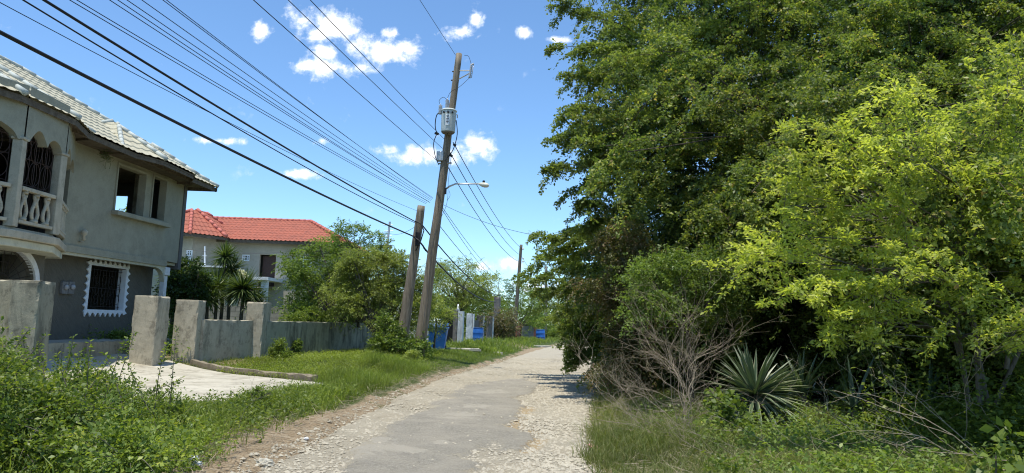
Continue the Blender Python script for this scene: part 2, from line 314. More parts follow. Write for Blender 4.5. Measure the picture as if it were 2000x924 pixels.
class MB:
    def __init__(s): s.v = []; s.f = []
    def quad(s, *p):
        k = len(s.v); s.v += [tuple(q) for q in p]; s.f.append(tuple(range(k, k + len(p))))
    def box(s, x0, x1, y0, y1, z0, z1, rot=0, piv=None):
        k = len(s.v)
        for z in (z0, z1):
            for (x, y) in ((x0, y0), (x1, y0), (x1, y1), (x0, y1)):
                if rot:
                    px, py = piv or ((x0 + x1) / 2, (y0 + y1) / 2)
                    dx, dy = x - px, y - py
                    x, y = px + dx * math.cos(rot) - dy * math.sin(rot), py + dx * math.sin(rot) + dy * math.cos(rot)
                s.v.append((x, y, z))
        for f in ((0, 3, 2, 1), (4, 5, 6, 7), (0, 1, 5, 4), (1, 2, 6, 5), (2, 3, 7, 6), (3, 0, 4, 7)):
            s.f.append(tuple(k + i for i in f))
        return s
    def tube(s, pts, rad, n=8, cap=True):
        pts = [Vector(p) for p in pts]; k = len(s.v)
        if isinstance(rad, (int, float)): rad = [rad] * len(pts)
        up = Vector((0, 0, 1)); prev = None
        for i, p in enumerate(pts):
            t = (pts[min(i + 1, len(pts) - 1)] - pts[max(i - 1, 0)]).normalized()
            if prev is None:
                a = t.cross(up)
                if a.length < 0.05: a = t.cross(Vector((1, 0, 0)))
            else:
                a = prev - t * prev.dot(t)
            a.normalize(); prev = a.copy(); b = t.cross(a)
            for j in range(n):
                q = p + (a * math.cos(2 * math.pi * j / n) + b * math.sin(2 * math.pi * j / n)) * rad[i]
                s.v.append(tuple(q))
        for i in range(len(pts) - 1):
            for j in range(n):
                j2 = (j + 1) % n
                s.f.append((k + i * n + j, k + i * n + j2, k + (i + 1) * n + j2, k + (i + 1) * n + j))
        if cap:
            s.f.append(tuple(k + j for j in reversed(range(n)))); s.f.append(tuple(k + (len(pts) - 1) * n + j for j in range(n)))
        return s
    def lathe(s, prof, c=(0, 0, 0), n=20, ax=None):
        return s.tube([(c[0], c[1], c[2] + z) for r, z in prof], [r for r, z in prof], n) if ax is None else s
    def prism(s, poly, z0, z1):
        k = len(s.v); n = len(poly)
        s.v += [(x, y, z0) for x, y in poly] + [(x, y, z1) for x, y in poly]
        s.f.append(tuple(k + i for i in reversed(range(n)))); s.f.append(tuple(k + n + i for i in range(n)))
        for i in range(n):
            j = (i + 1) % n; s.f.append((k + i, k + j, k + n + j, k + n + i))
        return s
    def mapv(s, fn, start=0):
        s.v[start:] = [tuple(fn(*p)) for p in s.v[start:]]; return s
    def build(s, name, mat, parent=None, smooth=False, bevel=0.0):
        o = wloc(parent) if parent else Vector((0, 0, 0))
        me = bpy.data.meshes.new(name)
        me.from_pydata([(x - o.x, y - o.y, z - o.z) for x, y, z in s.v], [], s.f)
        me.materials.append(M[mat]); me.validate(); me.update()
        if smooth: me.polygons.foreach_set('use_smooth', [True] * len(me.polygons))
        ob = bpy.data.objects.new(name, me); C.objects.link(ob); ob.parent = parent
        if bevel:
            b = ob.modifiers.new('bevel', 'BEVEL'); b.width = bevel; b.segments = 2; b.limit_method = 'ANGLE'; b.angle_limit = R_(35)
        return ob

def rough_box(x0, x1, y0, y1, z0, z1, step=0.06, amp=0.006, chip=0.03):
    """a cast pillar: subdivided box whose faces wander and whose edges are chipped"""
    mb = MB(); n = [max(1, int(round((b - a) / step))) for a, b in ((x0, x1), (y0, y1), (z0, z1))]
    ids = {}
    def vid(i, j, k):
        if (i, j, k) in ids: return ids[(i, j, k)]
        p = Vector((x0 + (x1 - x0) * i / n[0], y0 + (y1 - y0) * j / n[1], z0 + (z1 - z0) * k / n[2]))
        c = Vector(((x0 + x1) / 2, (y0 + y1) / 2, p.z))
        edge = sum((i in (0, n[0]), j in (0, n[1]), k in (n[2],)))
        q = mn.noise(p * 2.3) * amp * 1.3 + mn.noise(p * 9) * amp * 0.5
        if edge > 1:
            q -= max(0, mn.noise(p * 4 + Vector((5, 1, 2))) + 0.1) * chip * 2 + 0.006
        d = p - c
        if d.length > 0: d.normalize()
        p = p + d * q
        if k == n[2]: p.z += q * 0.7
        ids[(i, j, k)] = len(mb.v); mb.v.append(tuple(p)); return ids[(i, j, k)]
    for a in range(n[0]):
        for b in range(n[1]):
            mb.f.append((vid(a, b, n[2]), vid(a + 1, b, n[2]), vid(a + 1, b + 1, n[2]), vid(a, b + 1, n[2])))
    for b in range(n[2]):
        for a in range(n[0]):
            mb.f.append((vid(a, 0, b), vid(a + 1, 0, b), vid(a + 1, 0, b + 1), vid(a, 0, b + 1)))
            mb.f.append((vid(a + 1, n[1], b), vid(a, n[1], b), vid(a, n[1], b + 1), vid(a + 1, n[1], b + 1)))
        for a in range(n[1]):
            mb.f.append((vid(0, a + 1, b), vid(0, a, b), vid(0, a, b + 1), vid(0, a + 1, b + 1)))
            mb.f.append((vid(n[0], a, b), vid(n[0], a + 1, b), vid(n[0], a + 1, b + 1), vid(n[0], a, b + 1)))
    return mb

def along(mb, A, B):
    """map a mesh built with x along 0..len, y thickness, z up, onto the line A->B in plan"""
    A = Vector((A[0], A[1])); B = Vector((B[0], B[1])); u = (B - A).normalized(); n = Vector((u.y, -u.x))
    return mb.mapv(lambda x, y, z: (A.x + u.x * x + n.x * y, A.y + u.y * x + n.y * y, z))

# --- foliage
def leafmesh(name, P, D, N, L, Wd, mat, parent=None, rnd=None, fold=0.15):
    n = len(P); o = np.array(wloc(parent)) if parent else np.zeros(3)
    L = np.broadcast_to(L, (n,))[:, None]; Wd = np.broadcast_to(Wd, (n,))[:, None]
    Sd = np.cross(D, N); Sd /= np.linalg.norm(Sd, axis=1, keepdims=True) + 1e-9
    Nn = np.cross(Sd, D)
    V = np.empty((n, 4, 3)); V[:, 0] = P
    V[:, 1] = P + D * L * .48 + Sd * Wd * .5 + Nn * L * fold
    V[:, 2] = P + D * L; V[:, 3] = P + D * L * .48 - Sd * Wd * .5 + Nn * L * fold
    V -= o
    return rawquads(name, V, mat, parent, rnd)

def rawquads(name, V, mat, parent=None, rnd=None):
    n, k = V.shape[0], V.shape[1]
    me = bpy.data.meshes.new(name)
    me.vertices.add(n * k); me.vertices.foreach_set('co', V.astype(np.float32).ravel())
    me.loops.add(n * k); me.loops.foreach_set('vertex_index', np.arange(n * k, dtype=np.int32))
    me.polygons.add(n); me.polygons.foreach_set('loop_start', np.arange(0, n * k, k, dtype=np.int32))
    me.update(calc_edges=True)
    a = me.attributes.new('rnd', 'FLOAT', 'FACE')
    a.data.foreach_set('value', (RNG.random(n) if rnd is None else rnd).astype(np.float32))
    me.materials.append(M[mat])
    ob = bpy.data.objects.new(name, me); C.objects.link(ob); ob.parent = parent
    return ob

def norm(a): return a / (np.linalg.norm(a, axis=-1, keepdims=True) + 1e-9)

def sprays(O, A, Ls, K, droop=0.35, wid=0.28, leafdir=0.55, jit=0.35, flat=0.6):
    """leaves on drooping flat sprays -> P, D, N, spray index"""
    m = len(O); t = (np.arange(K)[None, :] + RNG.random((m, K))) / K
    A = norm(A); up = np.array([0, 0, 1.0])
    Sv = norm(np.cross(A, up) + RNG.normal(0, .25, A.shape))
    Ls = Ls[:, None]
    ax = O[:, None] + A[:, None] * (Ls * t)[..., None] - up * (droop * Ls * t * t)[..., None]
    sg = np.where(RNG.random((m, K)) < .5, -1., 1.)
    off = sg * Ls * wid * (1 - .55 * t) * RNG.random((m, K)) ** .8
    P = ax + Sv[:, None] * off[..., None] - up * (np.abs(off) * droop * .5)[..., None] + RNG.normal(0, .018, ax.shape)
    tang = A[:, None] - up * (2 * droop * t)[..., None]
    D = norm(tang * (1 - leafdir) + Sv[:, None] * (sg * leafdir)[..., None] + RNG.normal(0, jit, ax.shape))
    N = norm(up * flat + RNG.normal(0, .5, ax.shape))
    return P.reshape(-1, 3), D.reshape(-1, 3), N.reshape(-1, 3)

def plumes(O, A, Ls, K1, K2, droop=.5, sub=.34, lat=.8, subdroop=.3, wid=.22, flat=.6, rise=.15):
    """long drooping boughlets, each feathered with short leafy side sprays"""
    m = len(O); t = (np.arange(K1)[None, :] + RNG.random((m, K1))) / K1; A = norm(A); up = np.array([0, 0, 1.0]); L = Ls[:, None]
    dr = droop * (.5 + RNG.random((m, 1)))
    ax = O[:, None] + A[:, None] * (L * t)[..., None] + up * (rise * L * t - dr * L * t * t)[..., None] + np.cumsum(RNG.normal(0, .012, ax_s(m, K1)), 1)
    tang = norm(A[:, None] + up * (rise - 2 * dr * t)[..., None]); Sv = norm(np.cross(tang, up)); sg = np.where(RNG.random((m, K1)) < .5, -1., 1.)
    B = norm(tang * .8 + Sv * (sg * lat)[..., None] + RNG.normal(0, .35, ax.shape)); sl = (sub * (.5 + .8 * RNG.random((m, K1))) * (1 - .45 * t)).ravel()
    P, D, N = sprays(ax.reshape(-1, 3), B.reshape(-1, 3), sl, K2, subdroop, wid, flat=flat)
    return P, D, N, np.repeat(RNG.random(m), K1 * K2), np.repeat(RNG.random(m * K1), K2)
def ax_s(m, k): return (m, k, 3)
def rdir(n, zb=0.0, zs=1.0):
    d = RNG.normal(0, 1, (n, 3)); d[:, 2] = d[:, 2] * zs + zb; return norm(d)

def clumps(cl, per, K, droop=0.35, slen=0.85, wid=0.28, zb=0.15, zs=.7, flat=.6, squash=0.75, outward=None):
    """cl: array (n,4) of centre+radius -> leaf P, D, N and spray origins/dirs/lengths"""
    n = len(cl); Cc = np.repeat(cl[:, :3], per, 0); r = np.repeat(cl[:, 3], per)
    d = rdir(n * per, zb, zs)
    if outward is not None:
        d = norm(d + np.repeat(outward, per, 0))
    O = Cc + d * (r * RNG.random(n * per) ** .6 * .55)[:, None] * np.array([1, 1, squash])
    A = norm(d + RNG.normal(0, .3, d.shape)); Ls = r * slen * (.55 + .6 * RNG.random(n * per))
    P, D, N = sprays(O, A, Ls, K, droop, wid, flat=flat)
    return P, D, N, O, A, Ls

def twigmesh(name, O, A, Ls, mat, parent, droop=.35, rad=.006, keep=1.0):
    """thin three-sided twigs along sprays"""
    m = len(O); sel = RNG.random(m) < keep; O, A, Ls = O[sel], norm(A[sel]), Ls[sel]; m = len(O)
    up = np.array([0, 0, 1.0]); ts = np.array([0, .35, .7, 1.0]); o = np.array(wloc(parent))
    pts = O[:, None] + A[:, None] * (Ls[:, None] * ts)[..., None] - up * (droop * Ls[:, None] * ts * ts)[..., None]
    S1 = norm(np.cross(A, up + .01)); S2 = np.cross(S1, A); rr = rad * np.array([1, .8, .55, .2])
    ring = []
    for k in range(3):
        an = k * 2.0944
        ring.append(pts + (S1 * math.cos(an) + S2 * math.sin(an))[:, None] * rr[None, :, None])
    ring = np.stack(ring, 2) - o                       # m,4,3,3
    q = []
    for s_ in range(3):
        for k in range(3):
            k2 = (k + 1) % 3
            q.append(np.stack([ring[:, s_, k], ring[:, s_, k2], ring[:, s_ + 1, k2], ring[:, s_ + 1, k]], 1))
    return rawquads(name, np.concatenate(q), mat, parent)

def limb(mb, a, b, r0, r1, sag=0.0, wob=0.08, seg=7, n=6):
    a, b = Vector(a), Vector(b); L = (b - a).length; pts = []; rr = []
    off = Vector((random.random() * 50, random.random() * 50, 0))
    for i in range(seg + 1):
        t = i / seg; p = a.lerp(b, t); p.z += sag * L * 4 * t * (1 - t)
        q = mn.noise_vector(p * 0.9 + off) * wob * L * math.sin(math.pi * min(1, t * 1.02))
        pts.append(p + q * (0 if i in (0, seg) else 1)); rr.append(r0 + (r1 - r0) * t)
    mb.tube(pts, rr, n, cap=False)
    return pts

# ------------------------------------------------------------------ terrain
LY = [-30, 0, 8, 14, 20.7, 28.8, 38.4, 52, 75, 110, 170, 400]
LX = [-2.9, -2.6, -2.42, -2.24, -1.75, -0.35, 0.89, 2.9, 6.4, 14, 34, 140]
RY = [-30, 0, 8, 10.3, 12, 21.5, 33, 52, 67, 110, 170, 400]
RX = [0.7, 0.8, 0.9, 1.13, 1.37, 2.66, 4.1, 6.2, 8.1, 17.5, 38, 146]
DRIVE = [(-4.95, 11.75), (-4.05, 16.55), (-4.35, 16.95), (-8.35, 19.25), (-9.1, 19.6), (-10.65, 19.4), (-10.8, 12.4), (-8.1, 12.0)]
def sm(t): t = np.clip(t, 0, 1); return t * t * (3 - 2 * t)
def Lf(y): return np.interp(y, LY, LX)
def Rf(y): return np.interp(y, RY, RX)
def inpoly(x, y, poly):
    x = np.asarray(x, float); y = np.asarray(y, float); c = np.zeros(x.shape, bool); j = len(poly) - 1
    for i in range(len(poly)):
        xi, yi = poly[i]; xj, yj = poly[j]
        c ^= ((yi > y) != (yj > y)) & (x < (xj - xi) * (y - yi) / (yj - yi + 1e-12) + xi); j = i
    return c
def drv(x, y):
    """softened driveway mask"""
    return inpoly(x, y, DRIVE)
def vnoise(x, y, s=1.0, o=0.0):
    x = np.asarray(x, float) * s + o; y = np.asarray(y, float) * s - o * 1.7
    return (np.sin(x * 1.3 + 2.1 * np.sin(y * .9)) + np.sin(y * 1.7 + 1.6 * np.sin(x * 1.1 + 1)) + np.sin((x + y) * 2.3 + np.sin(x - y)) * .6) / 2.6
def base(x, y):
    dl = Lf(y) - x; dr = x - Rf(y)
    h = .05 * sm(dl / 1.0) + .52 * sm((dl - 5) / 6.0)
    md = sm((y - 18.3) / 3.5) * sm((78 - y) / 26)
    h = h + .30 * md * sm((dl - .2) / 2.2) * (1 - sm((dl - 3.5) / 3.0) * .6)
    h = h + .14 * sm(dr / 1.6) + .25 * sm((dr - 4) / 10)
    return h
def terrain(x, y):
    dl = Lf(y) - x; dr = x - Rf(y); out = np.maximum(dl, dr)
    h = base(x, y) + vnoise(x, y, 1.6) * .02 * sm(out / .6) + vnoise(x, y, 6, 3) * .012 * sm(out / .4)
    lip = np.exp(-((dl - .35) / .22) ** 2) * .06 * (1 + vnoise(x, y, 2.5, 9)) * (np.abs(y) < 40)
    h = h + lip - .07 * sm(-out / .25 + .3)
    h = h - .05 * drv(x, y)
    return h
def axis(a, b, st, far, g=1.28):
    c = list(np.arange(a, b + 1e-6, st)); s_ = st; v = b
    while v < far: s_ *= g; v += s_; c.append(v)
    s_ = st; v = a
    while v > -far: s_ *= g; v -= s_; c.insert(0, v)
    return np.array(c)
def sheet(name, xs, ys, zf, mat, attrs=None):
    X, Y = np.meshgrid(xs, ys); Z = zf(X, Y); V = np.stack([X, Y, Z], -1).reshape(-1, 3)
    nx, ny = len(xs), len(ys); i = np.arange(nx - 1)[None, :] + (np.arange(ny - 1) * nx)[:, None]; i = i.ravel()
    F = np.stack([i, i + 1, i + nx + 1, i + nx], 1)
    return gridmesh(name, V, F, mat, attrs)
def gridmesh(name, V, F, mat, attrs=None, parent=None):
    me = bpy.data.meshes.new(name); me.vertices.add(len(V)); me.vertices.foreach_set('co', V.astype(np.float32).ravel())
    me.loops.add(F.size); me.loops.foreach_set('vertex_index', F.astype(np.int32).ravel())
    me.polygons.add(len(F)); me.polygons.foreach_set('loop_start', np.arange(0, F.size, F.shape[1], dtype=np.int32))
    me.polygons.foreach_set('use_smooth', np.ones(len(F), bool)); me.update(calc_edges=True)
    for k, fv in (attrs or {}).items():
        at_ = me.attributes.new(k, 'FLOAT', 'POINT'); at_.data.foreach_set('value', fv(V[:, 0], V[:, 1]).astype(np.float32))
    me.materials.append(M[mat]); ob = bpy.data.objects.new(name, me); C.objects.link(ob); ob.parent = parent; return ob

def soilf(x, y):
    dl = Lf(y) - x; dr = x - Rf(y)
    s_ = np.where(dl > -1, .62 * np.exp(-((dl - .15) / .4) ** 2), 0) + .6 * np.exp(-((dr - .1) / .4) ** 2)
    s_ = s_ + .75 * np.exp(-(((x + 3.0) / 1.0) ** 2 + ((y - 9.6) / 2.9) ** 2)) + .5 * np.exp(-(((x + 4.2) / .5) ** 2 + ((y - 17.0) / .8) ** 2))
    s_ = s_ + .55 * np.exp(-(((x - .4) / 1.8) ** 2 + ((y - 46) / 5) ** 2)) + .5 * inpoly(x, y, [(-11, 11), (-3, 30), (-12, 30)]) * (y < 22)
    s_ = s_ + .5 * (dr > 3)
    return s_
ground = sheet('ground', axis(-14, 9, .16, 1500), axis(3, 44, .16, 2500), terrain, 'ground', {'soil': soilf})
props(ground, kind='structure')

# road: loose marl with a worn, broken asphalt skin left of centre
ASPH = [atz(*p, 0) for p in [(905, 935), (911, 924), (933, 914), (908, 902), (940, 880), (966, 866), (975, 872), (977, 888), (1011, 884), (1030, 868), (1040, 855), (1020, 846), (1000, 842), (985, 838), (1003, 826), (1012, 816), (1020, 800), (1012, 792), (1000, 783),
                             (1050, 772), (1055, 758), (1035, 742), (960, 745), (905, 752), (870, 775), (830, 800), (760, 830), (700, 860), (650, 900), (620, 935)]]
ASPH = [(p.x, p.y) for p in ASPH] + [(-1.9, 3.0), (-.3, 3.0)]
def pdist(x, y, poly):
    d = np.full(np.shape(x), 1e9)
    for i in range(len(poly)):
        ax_, ay = poly[i]; bx, by = poly[(i + 1) % len(poly)]; ux, uy = bx - ax_, by - ay; l2 = ux * ux + uy * uy + 1e-12
        t = np.clip(((x - ax_) * ux + (y - ay) * uy) / l2, 0, 1); d = np.minimum(d, np.hypot(x - ax_ - t * ux, y - ay - t * uy))
    return np.where(inpoly(x, y, poly), d, -d)
def asphf(x, y):
    d = pdist(x, y, ASPH) + vnoise(x, y, 1.6, 4) * .10 + vnoise(x, y, 9, 2) * .05 + vnoise(x, y, 4, 11) * .05 + vnoise(x, y, 23, 5) * .02
    far = (y > 21.5) * (.25 + .3 * vnoise(x * 1.4, y * .5, 1.2, 4) - .35 * np.abs(x - (Lf(y) + Rf(y)) / 2))
    return np.clip(.5 + d * np.where(x > 0, 3.0, 1.3) + np.clip(x + .9, -1.5, 0) * .30 - .30 * sm((y - 13.5) / 6) + .35 * vnoise(x, y, 1.9, 6) * sm((y - 12) / 4), 0, 1) * (y < 21.5) + far
DUST = [(892, 818, 62, 9), (800, 888, 50, 9), (930, 800, 40, 6), (960, 770, 40, 6), (860, 872, 22, 5), (700, 880, 70, 30)]
DUST = [(atz(a, b, 0), c * atz(a, b, 0).y / FOC, d * atz(a, b, 0).y ** 2 / (FOC * EYE)) for a, b, c, d in DUST]
def dustf(x, y):
    s_ = 0
    for c, a, b in DUST: s_ = s_ + 1.0 * np.exp(-(((x - c.x) / a) ** 2 + ((y - c.y) / b) ** 2) ** 1.5)
    return s_ + .5 * sm((-x - 1.1) / .9)
def clayf(x, y):
    d = pdist(x, y, ASPH); return np.exp(-((d + .12) / .14) ** 2) * (x > 0.2 - .15 * (y - 9)) * (y < 14) * (vnoise(x, y, 3, 1) > -.5) * 1.1 + .3 * (vnoise(x, y, 1.1, 7) > .5) * (d < 0)
def build_road():
    ys = np.concatenate([np.arange(2, 18, .035), np.arange(18, 40, .12), np.arange(40, 175, 1.0)])
    u = np.linspace(0, 1, 105)
    U, Y = np.meshgrid(u, ys)
    wob = .10 * vnoise(Y * 0, Y, 1.7, 2) + .05 * vnoise(Y * 0 + 3, Y, 5, 2)
    X = (Lf(Y) - .35 + wob) * (1 - U) + (Rf(Y) + .35 - wob) * U
    a = asphf(X, Y)
    Z = .012 + .030 * sm((a - .42) / .16) * (Y < 21) + vnoise(X, Y, 1.1) * .012 + vnoise(X, Y, 7, 1) * .004 + vnoise(X, Y, 31, 5) * .003 * (a < .5)
    edge = np.minimum(U, 1 - U) * (Rf(Y) - Lf(Y) + .7)
    Z = Z + base(X, Y) * .5 - .16 * (1 - sm(edge / .45)) + .02
    V = np.stack([X, Y, Z], -1).reshape(-1, 3); nx = len(u)
    i = (np.arange(nx - 1)[None, :] + (np.arange(len(ys) - 1) * nx)[:, None]).ravel()
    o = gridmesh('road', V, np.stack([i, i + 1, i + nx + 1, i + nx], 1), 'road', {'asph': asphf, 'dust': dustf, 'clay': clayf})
    props(o, kind='structure')
build_road()

def stones(name, n, xf, y0, y1, smin, smax, mat, keep, seed=1):
    r = np.random.default_rng(seed); y = y0 + (y1 - y0) * r.random(n) ** 1.6; x = xf(y, r.random(n)); k = keep(x, y) > r.random(n); x, y = x[k], y[k]; n = len(x)
    s_ = smin + (smax - smin) * r.random(n) ** 4
    oc = np.array([[1, 0, 0], [0, 1, 0], [-1, 0, 0], [0, -1, 0], [0, 0, .6], [0, 0, -.6]], float)
    V = oc[None] * (1 + r.normal(0, .28, (n, 6, 3))); an = r.random(n) * 6.3; c, q = np.cos(an), np.sin(an)
    V = np.stack([V[..., 0] * c[:, None] - V[..., 1] * q[:, None], V[..., 0] * q[:, None] + V[..., 1] * c[:, None], V[..., 2]], -1) * (s_[:, None, None] * .5)
    z = np.where((x > Lf(y)) & (x < Rf(y)), .035 + .02 * (asphf(x, y) > .5), terrain(x, y) + .005)
    V += np.stack([x, y, z], -1)[:, None]
    F = np.array([[0, 1, 4], [1, 2, 4], [2, 3, 4], [3, 0, 4], [1, 0, 5], [2, 1, 5], [3, 2, 5], [0, 3, 5]])
    F = (F[None] + (np.arange(n) * 6)[:, None, None]).reshape(-1, 3)
    o = gridmesh(name, V.reshape(-1, 3), F, mat); o.data.polygons.foreach_set('use_smooth', np.zeros(len(F), bool)); return o
st = stones('loose_gravel', 120000, lambda y, u: Lf(y) - .3 + (Rf(y) - Lf(y) + .5) * u, 7, 34, .010, .07, 'stone',
            lambda x, y: np.where(asphf(x, y) > .5, .04, .8) * np.where(x < .2, .35, 1.0))
props(st, 'pale loose marl stones scattered over the broken road', 'gravel', kind='stuff')

def ghit(px, py):
    """where a line of sight meets the ground"""
    r = ray(px, py); t = 5.0
    while t < 400:
        p = Vector((0, 0, EYE)) + r * t
        if p.z <= float(terrain(p.x, p.y)): return p
        t += .05 if t < 60 else .5
    return p
def gz(x, y): return float(terrain(np.float64(x), np.float64(y)))

# ------------------------------------------------------------------ driveway
def poly_sheet(name, poly, step, zf, thick, mat, parent=None):
    bm = bmesh.new(); bm.faces.new([bm.verts.new((x, y, 0)) for x, y in poly])
    xs = [p[0] for p in poly]; ys = [p[1] for p in poly]
    for ax, a, b in ((0, min(xs), max(xs)), (1, min(ys), max(ys))):
        v = a + step
        while v < b:
            co = [0, 0, 0]; co[ax] = v; no = [0, 0, 0]; no[ax] = 1
            bmesh.ops.bisect_plane(bm, geom=bm.verts[:] + bm.edges[:] + bm.faces[:], plane_co=co, plane_no=no); v += step
    for v in bm.verts: v.co.z = zf(v.co.x, v.co.y)
    bd = [e for e in bm.edges if e.is_boundary]
    ex = bmesh.ops.extrude_edge_only(bm, edges=bd)
    for v in ex['geom']:
        if isinstance(v, bmesh.types.BMVert): v.co.z -= thick
    bmesh.ops.recalc_face_normals(bm, faces=bm.faces[:])
    me = bpy.data.meshes.new(name); bm.to_mesh(me); bm.free(); me.materials.append(M[mat])
    o = bpy.data.objects.new(name, me); C.objects.link(o); o.parent = parent; return o
props(poly_sheet('driveway', DRIVE, .4, lambda x, y: float(base(np.float64(x), np.float64(y))) + .035 + .006 * mn.noise(Vector((x, y, 0))), .15, 'slab'), kind='structure')
kb = rough_box(0, 4.5, -.09, .09, -.05, .17, .09, .02, .05)
along(kb, (-8.45, 19.55), (-4.45, 17.25)); kb.mapv(lambda x, y, z: (x, y, z + float(base(np.float64(x), np.float64(y)))))
props(kb.build('kerb', 'kerbstone', None, False), 'low rough concrete kerb between the driveway slab and the grass', 'kerb')

# ------------------------------------------------------------------ front walls and pillars
def solid(name, label, cat, mb, mat, group=None, smooth=False, bevel=0):
    o = mb.build(name, mat, None, smooth, bevel); return props(o, label, cat, group)
rb = rough_box(-7.62, -7.18, 11.0, 11.62, -.1, 2.0, .045, .006, .025)
rb.mapv(lambda x, y, z: (x - .25 * (y - 11), y, z))
solid('gate_pillar', 'broad mottled grey concrete pillar at the far left, behind the big leafy bush', 'pillar', rb, 'conc_gate', 'concrete pillars of the front wall')
pw = along(rough_box(0, 3.2, -.09, .09, -.1, 2.0, .07, .012, .03), (-7.68, 11.25), (-10.6, 12.4))
solid('garden_wall', 'stained pale wall panel running left from the leftmost pillar at the picture edge', 'wall', pw, 'conc_gate')
solid('gate_pillar', 'beige concrete pillar standing alone between the two driveway openings, in front of the house corner', 'pillar',
      rough_box(-9.54, -8.92, 18.3, 18.98, -.1, 1.98, .045, .006, .022), 'conc', 'concrete pillars of the front wall')
solid('gate_pillar', 'beige concrete pillar with a dark scuff, just right of the lone pillar and joined to the low wall', 'pillar',
      rough_box(-9.13, -8.49, 19.7, 20.2, -.1, 1.93, .045, .006, .022), 'conc', 'concrete pillars of the front wall')
solid('gate_pillar', 'beige pillar between the pale low wall panel and the dark-streaked greenish wall', 'pillar',
      rough_box(-8.2, -7.66, 22.5, 23.2, -.1, 1.98, .045, .006, .022), 'conc', 'concrete pillars of the front wall')
wl = along(rough_box(0, 2.72, -.08, .08, -.1, 1.41, .08, .008, .02), (-8.5, 20.0), (-8.0, 22.68))
w1 = solid('garden_wall', 'low beige blotched wall panel between two concrete pillars beside the driveway', 'wall', wl, 'conc')
wl = along(rough_box(0, 9.4, -.08, .08, -.1, 1.40, .1, .01, .02), (-7.72, 22.9), (-5.9, 32.1))
solid('garden_wall', 'long low greenish wall with black mould streaks behind the grassy mound', 'wall', wl, 'conc_green')
solid('gate_pillar', 'pale mossy wall pier at the far end of the streaked wall, behind the leaning poles', 'pillar',
      rough_box(-6.2, -5.5, 32.1, 32.8, -.1, 2.1, .1, .012, .03), 'conc_gate', 'concrete pillars of the front wall')
bw = MB().box(-15.5, -6.2, 31.0, 31.2, 0, 1.93)
solid('block_wall', 'unrendered grey block wall showing over the low front walls', 'wall', bw, 'block')
bw = along(MB().box(0, 10.5, -.1, .1, 0, 1.35), (-10.8, 24.4), (-6.9, 33.8))

